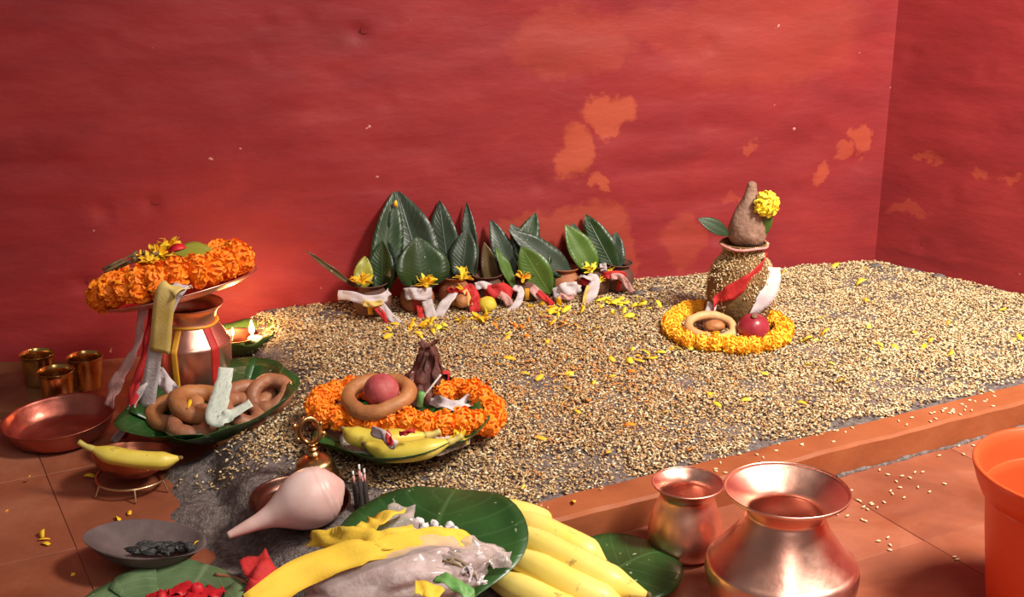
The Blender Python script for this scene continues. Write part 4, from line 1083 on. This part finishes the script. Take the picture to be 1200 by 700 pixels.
cn_ = solo('coconut', G(lathe(smooth_prof([(.014, 0), (.025, .006), (.0310, .018), (.0315, .030), (.0285, .044), (.0230, .058), (.0165, .072), (.0115, .085), (.0085, .096), (.0070, .104), (.003, .1075), (.0006, .108)], 5), 36, True, .035, 1), 'coconut', 'coconut'), 'husked brown coconut with a pointed tuft on the grain coated vessel', 'coconut', loc=bk_ + Vector((.004, 0, .134)), rot=(math.radians(2), math.radians(2), 0))
yk2 = bk_.y
solo('yellow_marigold', G(marigold_geo(.0215, .85, 21), 'yellow_marigold', 'lemon', False), 'lemon yellow marigold head tucked beside the coconut', 'flower', mat4=frame(Y(898, 239, yk2-.024), (0, .2, 1), (.3, -1, .3)))
solo('loose_leaf', G(leaf_geo(.058, .018, .05, .2), 'loose_leaf', 'leaf_bright'), 'narrow green leaf standing under the yellow marigold', 'leaf', mat4=frame(Y(888, 283, yk2-.012), Y(905, 249, yk2-.026) - Y(888, 283, yk2-.012), (.2, -1, .2)))
solo('loose_leaf', G(leaf_geo(.062, .026, .12, .2), 'loose_leaf', 'leaf_dark'), 'dark leaf sticking out of the vessel mouth below the coconut', 'leaf', mat4=frame(Y(855, 276, yk2-.010), Y(822, 256, yk2-.020) - Y(855, 276, yk2-.010), (.1, -.8, .6)))
def around(prof, z, a, off):
    rr = np.array(prof); r = float(np.interp(z, rr[:, 1], rr[:, 0])) + off
    return Vector((r*math.cos(a), r*math.sin(a), z))
D = math.radians
cloth([bk_ + around(KQ, z, D(a), .0035) for z, a in ((.118, -30), (.108, -58), (.088, -92), (.068, -120), (.052, -140))] + [bk_ + Vector((-.055, -.045, .022)), bk_ + Vector((-.064, -.062, .010))],
      [.030, .030, .026, .018, .014, .012], (.25, -.15, 1), 'red_cloth', 'red cloth band wound across the grain coated vessel', wave=.0010, seed=2)
cloth([bk_ + around(KQ, z, D(a), .0042) for z, a in ((.104, -28), (.085, -42), (.062, -58), (.040, -74), (.016, -90))], [.030, .030, .027, .020, .012], (1, .3, .25), 'white_cloth', 'white cloth strip hanging down the grain coated vessel', wave=.0008, seed=4)
cloth([bk_ + Vector((-.050, -.030, .046)), bk_ + Vector((-.058, -.042, .028)), bk_ + Vector((-.060, -.052, .012))], .016, (1, -.3, 0), 'white_cloth', 'white cloth end beside the red band on the bed', wave=.001, seed=6)
part('mouth_cord', G(tube([Vector((.0385*math.cos(a), .0385*math.sin(a), .137+.0012*math.sin(4*a))) for a in np.linspace(0, 2*PI, 40, endpoint=False)], .0022, 6, True), 'mouth_cord', 'pink_stick'), kt)
gc = on_bed(850, 389); gc.z = top(gc.x, gc.y) + .010
garland('flower_garland', 'amber marigold garland laid in a ring around the grain coated vessel', ring_path(.092, .090, 0, wob=.03, seed=2), 'amber', .0160, .0200, mat4=Matrix.Translation(gc))
r2 = U(833, 383, bk_.z + .026)
solo('ring_bread', G(ring_geo(.0325, .0072, 12, 1.1), 'ring_bread', 'palebread'), 'pale ring bread with a brown nut inside the amber garland', 'bread', loc=r2, rot=(D(14), D(3), 0))
solo('nut', G(blob(.017, .012, .010, .12, 2, 5), 'nut', 'bread'), 'brown nut lying in the pale ring bread', 'nut', loc=r2 + Vector((.006, 0, .001)))
ap = thing('red_fruit', 'dark red round fruit beside the pale ring bread', 'fruit', U(883, 384, bk_.z+.030) - Vector((0, 0, .024)))
part('flesh', G(blob(.025, .025, .0235, .04, 2, 7, 28, 18), 'flesh', 'apple'), ap, loc=(0, 0, .0235))
part('calyx', G(lathe([(.004, 0), (.005, .002), (.003, .004), (.001, .003)], 10), 'calyx', 'twig'), ap, loc=(-.002, -.010, .045), rot=(D(20), 0, 0))
for x, y in ((822, 386), (845, 394), (858, 391), (862, 396)):
    solo('rice_grain', G(blob(.0035, .0018, .0016, .1, 2, x, 8, 6), 'rice_grain', 'cotton'), 'white rice grain beside the pale ring bread', 'rice', loc=on_bed(x, y) + Vector((0, 0, .006)), rot=(0, 0, x), group='rice grains by the ring bread')

# ------------------------------------------------------------------ clay pots with leaves along the back wall
def small_pot(px, py, d, r, h, mat, label, seed):
    b = W(px, py, d); b.z = top(b.x, b.y) - .003
    t = thing('clay_pot', label, 'pot', b, (random.gauss(0, .04), random.gauss(0, .04), seed), group='small pots along the back wall')
    part('body', G(vessel(smooth_prof([(r*.55, 0), (r*.82, h*.10), (r, h*.38), (r*.92, h*.64), (r*.66, h*.82), (r*.66, h*.88), (r*.86, h*.98), (r*.88, h)], 4), .002, .004, 28), 'body', mat), t)
    part('powder_mark', G(stripe([(r*.55, 0)] + smooth_prof([(r*.82, h*.10), (r, h*.38), (r*.92, h*.64)], 4), -PI/2 - seed, .008, h*.12, h*.6), 'powder_mark', 'tika_yellow' if seed % 2 else 'tika_red'), t)
    return b
POTS = [(437, 366, .075, .032, .054, 'clay', 'dark clay pot with a white tie under the tallest leaf pair', 1),
        (490, 366, .070, .029, .052, 'redclay', 'orange clay pot with white cloth on its mouth', 2),
        (533, 360, .062, .028, .052, 'redclay', 'clay pot with a yellow petal spray and a white strip', 3),
        (572, 360, .060, .030, .050, 'clay', 'clay pot wrapped in red and white cloth with a yellow ball', 4),
        (618, 358, .060, .029, .050, 'clay', 'clay pot under the orange flower with a white strip', 5),
        (662, 353, .055, .029, .050, 'redclay', 'clay pot with crumpled white cloth under the bright leaf', 6),
        (697, 350, .055, .028, .052, 'clay', 'clay pot behind a long white and yellow strip', 7),
        (723, 345, .050, .028, .052, 'clay', 'clay pot with a pink and red tie at the end of the row', 8)]
PB = [small_pot(*a) for a in POTS]
def pot_leaf(b, t, wpx, mat, label, db=.07, dt=.03, bend=.08, facing=None, fold=.18, peak=.45, ripple=.0):
    p0 = W(b[0], b[1], db); p1 = W(t[0], t[1], dt)
    L = (p1-p0).length; wd = wpx*.90/FPX*p0.length
    fc = (Vector(facing) if facing else Vector((.15, -1, .35))) + Vector((random.uniform(-.45, .45), 0, random.uniform(-.2, .25)))
    ripple = max(ripple, .0015); fold = fold + random.uniform(-.08, .25)
    # face -Z side towards the viewer for a natural backward curl
    m = frame(p0, p1-p0, fc)
    solo('mango_leaf', G(leaf_geo(L*1.02, wd, bend, fold, 16, 6, .0007, .75, ripple, peak, len(label)), 'mango_leaf', mat), label, 'leaf', mat4=m, group='leaves standing in the small pots')
pot_leaf((445, 352), (462, 226), 44, 'leaf_dark', 'long dark green leaf standing left of the tallest one', .075, .015, .03)
pot_leaf((500, 340), (466, 225), 66, 'leaf_grey', 'tallest broad grey green leaf with a petal stuck on its tip', .065, .012, .05, ripple=.003)
pot_leaf((494, 342), (492, 278), 76, 'leaf_dark', 'short broad glossy leaf curling forward over the orange pot', .085, .075, .18, (-.1, -.8, .6))
pot_leaf((448, 345), (446, 283), 40, 'leaf_dark', 'short dark leaf at the foot of the long one', .070, .06, .1)
pot_leaf((424, 340), (428, 300), 26, 'leaf_yellow', 'small yellowish leaf behind the petals of the dark pot', .075, .06, .1)
pot_leaf((418, 338), (356, 294), 8, 'leaf_brown', 'thin dry stalk leaning out from the dark pot', .080, .07, -.08, fold=.5)
pot_leaf((528, 335), (514, 236), 42, 'leaf_grey', 'upright wavy edged leaf behind the yellow petal spray', .060, .012, .04, ripple=.003)
pot_leaf((540, 330), (547, 268), 38, 'leaf_grey', 'blunt grey green leaf beside the yellow petal spray', .070, .05, .08)
pot_leaf((556, 325), (546, 238), 22, 'leaf_grey', 'narrow curled dark leaf tip behind the blunt one', .050, .015, .05)
pot_leaf((580, 345), (568, 285), 24, 'leaf_brown', 'withered brown leaf hanging between two pots', .055, .04, .05)
pot_leaf((605, 335), (576, 258), 32, 'leaf_grey', 'dark leaf with a pale curled tip over the orange flower', .060, .025, .06)
pot_leaf((603, 338), (582, 290), 16, 'leaf_bright', 'thin bright leaf edge below the curled dark leaf', .075, .06, .06)
pot_leaf((600, 335), (628, 250), 40, 'leaf_dark', 'dark leaf leaning right behind the cluster', .050, .015, .05)
pot_leaf((634, 325), (600, 262), 34, 'leaf_grey', 'grey leaf crossing the middle of the cluster', .062, .035, .1)
pot_leaf((672, 326), (600, 268), 36, 'leaf_grey', 'broad grey green leaf slanting across the pots', .066, .055, .10, (.2, -.9, .6))
pot_leaf((645, 345), (610, 292), 44, 'leaf_bright', 'bright green leaf drooping in front of the cluster', .090, .080, .14, (-.1, -.9, .5), peak=.5)
pot_leaf((660, 345), (650, 292), 40, 'leaf_dark', 'dark leaf half hidden behind the bright drooping leaf', .068, .06, .1)
pot_leaf((697, 322), (664, 264), 36, 'leaf_bright', 'bright pointed leaf beside the yellow petals at the row end', .070, .045, .06)
pot_leaf((690, 325), (672, 262), 30, 'leaf_grey', 'grey pointed leaf behind the bright pointed one', .055, .03, .05)
pot_leaf((722, 320), (686, 252), 36, 'leaf_dark', 'dark pointed leaf standing over the last pot', .060, .02, .06, ripple=.002)
pot_leaf((718, 322), (722, 272), 30, 'leaf_grey', 'grey leaf with a pale edge over the last pot', .050, .03, .08)
solo('marigold_petal', PET['amber'][0], 'single amber petal stuck to the tip of the tallest leaf', 'petal', mat4=frame(W(464, 243, .024), (0, .05, 1), (.1, -1, .2)))
for k, (x, y, d, r, n, col, lab) in enumerate(((424, 330, .095, .017, 22, 'yellow', 'bunch of yellow petals on the mouth of the dark pot'), (499, 333, .100, .017, 24, 'yellow', 'bunch of yellow petals on the white cloth of the orange pot'),
        (541, 326, .090, .018, 16, 'yellow', 'ragged spray of yellow petals standing on a clay pot'), (540, 338, .095, .012, 8, 'yellow', 'loose yellow petals hanging under the ragged spray'), (613, 326, .085, .015, 18, 'amber', 'orange flower between the dark leaves'),
        (692, 318, .080, .016, 20, 'lemon', 'lemon yellow petals on the pot with the long strip'), (703, 330, .085, .011, 8, 'lemon', 'hanging lemon yellow petals beside the long strip'), (716, 317, .07, .007, 6, 'yellow', 'few yellow petals on the last pot'),
        (590, 338, .07, .012, 8, 'amber', 'few amber petals beside the withered leaf'), (588, 325, .05, .008, 5, 'orange', 'few orange petals behind the withered leaf'))):
    solo('shredded_marigold', G(tuft_geo(n, r, 50+k), 'shredded_marigold', col, False), lab, 'flower', loc=W(x, y, d))
solo('yellow_ball', G(blob(.016, .014, .014, .1, 2, 4), 'yellow_ball', 'mustard_ball'), 'mustard yellow ball resting by the red and white cloth', 'ball', loc=W(571, 357, .105))
solo('nut', G(blob(.012, .011, .012, .1, 2, 6), 'nut', 'bread'), 'round brown nut before the pot with the white strip', 'nut', loc=W(541, 353, .100))
S_ = Vector((1, .2, .3))
def pc(pts, w, mat, lab, side=S_, wave=.0014, seed=0): cloth([W(*q) for q in pts], w, side, mat, lab, wave=wave, seed=seed)
pc(((396, 346, .10), (412, 347, .11), (430, 352, .118), (450, 349, .115), (456, 342, .105)), .016, 'white_cloth', 'white cloth tie knotted round the dark pot', (0, .2, 1), seed=1)
pc(((442, 352, .118), (450, 362, .122), (458, 372, .125), (468, 380, .128)), .013, 'white_cloth', 'white strip trailing down from the dark pot', (1, .2, .5), seed=2)
pc(((438, 358, .120), (447, 367, .123), (455, 378, .126)), .010, 'red_cloth', 'red strip trailing down from the dark pot', (1, .2, .5), seed=2)
pc(((426, 355, .12), (436, 357, .125), (448, 354, .122)), .010, 'mustard_cloth', 'mustard scrap on the tie of the dark pot', (.2, .2, 1), seed=4)
pc(((474, 345, .095), (482, 344, .106), (492, 345, .110), (506, 344, .103)), .020, 'white_cloth', 'white cloth band round the mouth of the orange pot', (0, .2, 1), wave=.002, seed=3)
pc(((500, 352, .110), (503, 362, .112), (506, 374, .114), (508, 379, .116)), .018, 'white_cloth', 'white strip falling from the orange pot', (1, .2, 0), seed=5)
pc(((492, 358, .106), (493, 368, .110), (494, 378, .113)), .011, 'red_cloth', 'red strip on the front of the orange pot', (1, .2, 0), seed=5)
pc(((532, 343, .095), (525, 352, .104), (517, 364, .110), (511, 376, .115)), .017, 'white_cloth', 'white strip slanting from the petal spray pot to the grain', (1, .2, .4), seed=6)
pc(((524, 340, .085), (532, 341, .096), (540, 340, .097), (546, 343, .092)), .010, 'red_cloth', 'red band round the petal spray pot', (0, .2, 1), seed=7)
pc(((545, 336, .092), (552, 343, .100), (556, 353, .105), (558, 366, .108)), .022, 'red_cloth', 'red cloth fold hanging between the petal spray and the yellow ball', (1, .2, .2), wave=.003, seed=8)
pc(((544, 340, .098), (548, 347, .103), (551, 358, .107)), .009, 'mustard_cloth', 'mustard strip beside the red cloth fold', (1, .2, .2), seed=9)
pc(((557, 336, .088), (566, 334, .092), (576, 338, .090)), .013, 'white_cloth', 'white cloth edge above the yellow ball', (0, .2, 1), seed=10)
pc(((566, 344, .085), (577, 342, .098), (590, 340, .100), (600, 348, .096)), .024, 'red_cloth', 'crumpled red cloth round the pot with the yellow ball', (0, .2, 1), wave=.003, seed=11)
pc(((585, 345, .103), (593, 350, .106), (598, 358, .106)), .013, 'pink_cloth', 'pink cloth scrap on the crumpled red cloth', (1, .2, .4), seed=12)
pc(((574, 364, .108), (580, 368, .112), (585, 370, .114)), .010, 'white_cloth', 'white scrap on the grain beside the yellow ball', (0, .6, .7), seed=13)
pc(((602, 336, .090), (610, 341, .098), (609, 350, .104), (603, 360, .108), (594, 369, .113)), .012, 'white_cloth', 'white strip curling down under the orange flower', (1, .2, .1), seed=14)
pc(((622, 337, .088), (632, 346, .098), (640, 356, .103), (646, 363, .106)), .016, 'pink_cloth', 'dull pink strip beside the bright drooping leaf', (1, .2, .5), seed=15)
pc(((630, 342, .098), (640, 350, .105), (648, 358, .108)), .010, 'red_cloth', 'red strip edge on the dull pink one', (1, .2, .5), seed=15)
pc(((648, 345, .092), (660, 341, .104), (672, 338, .105), (680, 340, .097)), [.020, .026, .024, .016], 'white_cloth', 'crumpled white cloth on the pot under the bright leaf', (.1, .2, 1), wave=.003, seed=16)
pc(((655, 346, .106), (664, 349, .110), (672, 347, .108)), .010, 'pink_cloth', 'peach cloth edge under the crumpled white cloth', (0, .2, 1), wave=.002, seed=17)
pc(((678, 324, .080), (688, 324, .092), (697, 328, .098), (694, 342, .106), (688, 356, .110), (688, 370, .114)), [.012, .013, .018, .020, .016, .010], 'white_cloth', 'long white strip hanging to the grain near the row end', (1, .2, .1), seed=18)
pc(((690, 335, .110), (686, 346, .113), (684, 358, .115)), .007, 'mustard_cloth', 'yellow stain strip on the long white one', (1, .2, .1), seed=18)
pc(((680, 330, .084), (690, 332, .090), (700, 334, .088)), .012, 'red_cloth', 'red band behind the long white strip', (0, .2, 1), seed=19)
pc(((703, 314, .075), (711, 313, .080)), .014, 'white_cloth', 'small white cloth square on the last pot', (0, .2, 1), seed=20)
pc(((705, 324, .082), (715, 322, .092), (726, 322, .092), (734, 324, .082)), .013, 'red_cloth', 'red cloth round the neck of the last pot', (0, .2, 1), wave=.002, seed=21)
pc(((716, 325, .095), (726, 324, .098), (734, 332, .092), (741, 343, .090)), .011, 'pink_cloth', 'pink tie end hanging off the last pot', (1, .2, .8), wave=.002, seed=22)
for k, (x, y) in enumerate(((768, 336), (748, 340), (1025, 308), (1100, 320))):
    p = on_bed(x, y + 4)
    if inside_bed(p.x, p.y, .01): solo('sand_clod', G(blob(.012, .008, .005, .4, 3, k, 14, 8), 'sand_clod', 'sand'), 'small grey clod of sand lying at the wall foot', 'clod', loc=p, group='sand clods at the wall')

# ------------------------------------------------------------------ charcoal dish
cp = U(174, 664, 0)
ch = Matrix.Translation(cp + Vector((-.002, 0, .022))) @ Matrix.Rotation(D(6), 4, 'Y') @ Matrix.Rotation(D(-6), 4, 'X')
dish = solo('clay_dish', G(lathe(smooth_prof([(.012, -.016), (.030, -.014), (.052, -.004), (.066, .010), (.0685, .0125), (.0665, .0130), (.050, .001), (.028, -.008), (.0006, -.010)], 4), 48, True, .03, 2), 'clay_dish', 'greyclay'), 'grey clay dish with burnt charcoal standing on the clay floor', 'dish', mat4=ch)
dish.scale = (1.0, .80, 1.0)
for k in range(22):
    a = random.uniform(0, 1); q = ch @ Vector((-.012 + .060*a + random.gauss(0, .005), -.022 + .026*a + random.gauss(0, .007), .004 + random.uniform(0, .006)))
    solo('charcoal', G(blob(random.uniform(.007, .014), random.uniform(.003, .005), random.uniform(.003, .0045), .55, 2.4, k, 9, 6), 'charcoal', 'coal', False), 'black lump of charcoal in the grey clay dish', 'charcoal', loc=q, rot=(random.uniform(-.4, .4), random.uniform(-.4, .4), random.uniform(-.5, .9)), group='charcoal lumps in the clay dish')
petal(ch @ Vector((.060, .002, .014)), 'yellow', 'charcoal dish', .7)

# ------------------------------------------------------------------ foreground heap
leaf_bowl('faded green leaf plate with red flowers at the floor', U(190, 727, .0) + Vector((0, 0, .005)), (D(2), D(-3), .3), .090, .012, 3, 'leaf_old', .9, .5)
def red_flower(p, r, seed, lab):
    rnd = random.Random(seed); t = thing('red_flower', lab, 'flower', p)
    for k in range(6):
        a = 2*PI*k/6 + rnd.uniform(-.3, .3); d = Vector((math.cos(a), math.sin(a), rnd.uniform(.15, .8)))
        part('flower_petal', G(leaf_geo(r*1.25, r*1.0, rnd.uniform(.2, .5), -.25, 8, 6, .0008, .6, .004, .6, seed+k), 'flower_petal', 'redpetal'), t, mat4=frame(Vector((0, 0, r*.2)), d, (rnd.uniform(-.4, .4), rnd.uniform(-.4, .4), 1)))
    part('flower_core', G(blob(r*.3, r*.3, r*.35, .2, 2, seed, 12, 8), 'flower_core', 'redpetal'), t, loc=(0, 0, r*.3))
red_flower(U(232, 700, .014), .026, 3, 'crumpled red flower lying on the faded leaf plate')
red_flower(U(190, 708, .014), .022, 5, 'second red flower at the edge of the faded leaf plate')
cloth([U(296, 652, .030), U(302, 664, .040), U(312, 680, .035), U(300, 700, .025)], .032, (1, .5, .2), 'red_cloth', 'bright red cloth scrap beside the yellow strip', wave=.004, seed=3, cross=6)
g, o_ = centred(tube(cr([U(252, 674, .018), U(275, 678, .022), U(300, 688, .022)], 4), .0022, 6)); solo('dry_twig', G(g, 'dry_twig', 'darkbread'), 'brown stalk between the red flower and the red cloth', 'twig', loc=o_)

# big round leaf leaning towards the viewer
def round_leaf(label, centre, R, tilt_x, tilt_y, yaw_, mat, cup=.12, seed=0, peak=.55):
    v, f, uv = leaf_geo(2*R, 2.05*R, 0, 0, 22, 14, .0009, .52, 0, peak, seed)
    out = []
    for q in v:
        x, y, z = q; y -= R; rr = (x*x + y*y)/(R*R)
        out.append(Vector((x, y, z + cup*R*rr*.5 + .006*math.sin(x*38 + seed) * math.sin(y*30 + seed) - .018*max(0, y/R)**4)))
    m = Matrix.Translation(centre) @ Matrix.Rotation(yaw_, 4, 'Z') @ Matrix.Rotation(tilt_x, 4, 'X') @ Matrix.Rotation(tilt_y, 4, 'Y')
    return solo('round_leaf', mesh('round_leaf', out, f, mat, uv), label, 'leaf', mat4=m)
round_leaf('large round dark green leaf under the plastic bag and yellow strips', U(502, 648, .074), .105, D(20), D(-6), D(-14), 'leaf_plate', .20, 1)
round_leaf('dark green leaf lying on the floor beside the banana bunch', U(726, 668, .012), .072, D(8), D(2), D(-60), 'leaf_plate', .15, 4)

# bananas
def bun(lab, pts, r, seed, stem=False): banana(lab, [U(x, y, z) for x, y, z in pts], r, 'banana', seed, 'bunch of yellow bananas', stem)
bun('thick yellow banana ending in a brown tip on the green leaf', [(560, 612, .040), (620, 634, .056), (672, 660, .056), (715, 682, .047), (758, 698, .034)], .0185, 1)
bun('yellow banana along the back of the bunch', [(562, 600, .036), (618, 614, .049), (652, 630, .049), (688, 648, .042), (710, 661, .032)], .0175, 2)
bun('short yellow banana against the curb end', [(556, 592, .030), (600, 600, .040), (630, 610, .038), (648, 621, .030)], .0165, 3)
bun('yellow banana in the middle of the bunch', [(556, 636, .036), (620, 662, .050), (665, 685, .048), (705, 703, .040), (735, 712, .032)], .0185, 4)
bun('yellow banana at the front of the bunch', [(556, 668, .030), (615, 694, .038), (655, 713, .038), (690, 727, .032)], .0180, 5)

# plastic bag of offerings with cloth strips
def UH(px, py, z): return U(px, py, z + .022)
bc = UH(462, 684, .055)
bag = thing('plastic_bag', 'clear plastic bag of pinkish white offerings on the round leaf', 'bag', bc)
part('contents', G(blob(.086, .042, .026, .30, 2.6, 4, 40, 20), 'contents', 'sugar'), bag, loc=(0, 0, .004), rot=(0, D(-8), D(14)))
def crinkle(d): return 1 + .05*mnoise.noise(d*7) + .035*abs(mnoise.noise(d*13))
part('film', G(blob(.096, .050, .033, .34, 2.6, 4, 56, 28, crinkle), 'film', 'film'), bag, loc=(.002, 0, .006), rot=(0, D(-8), D(14)))
part('film_neck', G(ribbon([(.070, .010, .026), (.095, .020, .022), (.118, .022, .014)], [.040, .03, .022], (0, 1, .4), .0006, 7, .004, 6, 2), 'film_neck', 'film'), bag)
part('film_flap', G(ribbon([UH(472, 594, .105)-bc, UH(468, 612, .098)-bc, UH(464, 636, .088)-bc, UH(460, 660, .084)-bc], [.028, .040, .046, .046], (1, .1, .1), .0006, 7, .004, 6, 4), 'film_flap', 'film'), bag)
part('film_sheet', G(ribbon([UH(350, 646, .000)-bc, UH(388, 638, .010)-bc, UH(430, 644, .035)-bc, UH(460, 655, .06)-bc], [.060, .062, .055, .05], (.3, 1, .1), .0006, 7, .003, 6, 6), 'film_sheet', 'film'), bag)
cloth([UH(296, 712, .080), UH(345, 676, .088), UH(395, 655, .094), UH(445, 643, .100), UH(500, 630, .100), UH(530, 630, .092), UH(552, 638, .082)], [.030, .031, .030, .024, .020, .020, .020], (.2, .8, .5), 'yellow_cloth', 'long bright yellow cloth strip crossing the plastic bag', wave=.0016, seed=2)
cloth([UH(362, 632, .078), UH(385, 630, .090), UH(420, 632, .100), UH(450, 634, .104), UH(488, 624, .104)], [.018, .022, .026, .022, .020], (.1, .8, .6), 'yellow_cloth', 'folded yellow cloth loop lying on the long strip', wave=.0022, seed=5)
cloth([UH(418, 630, .096), UH(432, 618, .106), UH(446, 608, .110), UH(460, 598, .108)], [.018, .022, .030, .034], (1, -.1, .3), 'yellow_cloth', 'upright yellow cloth end above the folded loop', wave=.002, seed=7)
cw = [(491, 612), (497, 618), (509, 615), (514, 622), (527, 617), (533, 622), (521, 627), (540, 627), (548, 645), (553, 650), (558, 654), (546, 652), (552, 658), (563, 656)]
for k, (x, y) in enumerate(cw):
    solo('cotton_tuft', G(blob(.0060, .0045, .0050, .35, 2.5, k, 12, 8), 'cotton_tuft', 'cotton'), 'white cotton tuft lying on the round leaf beside the bag', 'cotton', loc=UH(x, y, .088 if x < 543 else .075), rot=(0, 0, k), group='cotton tufts on the round leaf')
for k, (x, y) in enumerate(((588, 652), (592, 657), (565, 684))):
    solo('white_blossom', G(tuft_geo(7, .010, k+80), 'white_blossom', 'cotton', False), 'small white blossom on the dark round leaf', 'flower', loc=UH(x-4, y, .064), group='white blossoms on the round leaf')
for k in range(8):
    a = UH(520 + random.uniform(-6, 10), 652 + random.uniform(-6, 6), .085); b_ = UH(550 + random.uniform(-8, 8), 668 + random.uniform(-8, 8), .072)
    g, o_ = centred(tube(cr([a, a.lerp(b_, .5) + Vector((0, 0, .004)), b_], 3), .0013, 5)); solo('straw', G(g, 'straw', 'twig'), 'dry brown straw poking out of the plastic bag', 'straw', loc=o_, group='straws from the plastic bag')
cloth([UH(512, 676, .084), UH(528, 682, .084), UH(545, 692, .078), UH(552, 704, .070)], .014, (.6, .8, .2), 'green_ribbon', 'shiny green ribbon beside the plastic bag', seed=2)
cloth([UH(540, 672, .076), UH(548, 666, .080), UH(553, 672, .078), UH(548, 682, .074)], .005, (.2, .5, 1), 'white_cloth', 'thin white ribbon loop beside the green ribbon', seed=3)
cloth([UH(486, 690, .088), UH(500, 690, .088), UH(515, 700, .082)], .020, (.2, .9, .2), 'yellow_cloth', 'small yellow cloth piece at the foot of the plastic bag', seed=4)
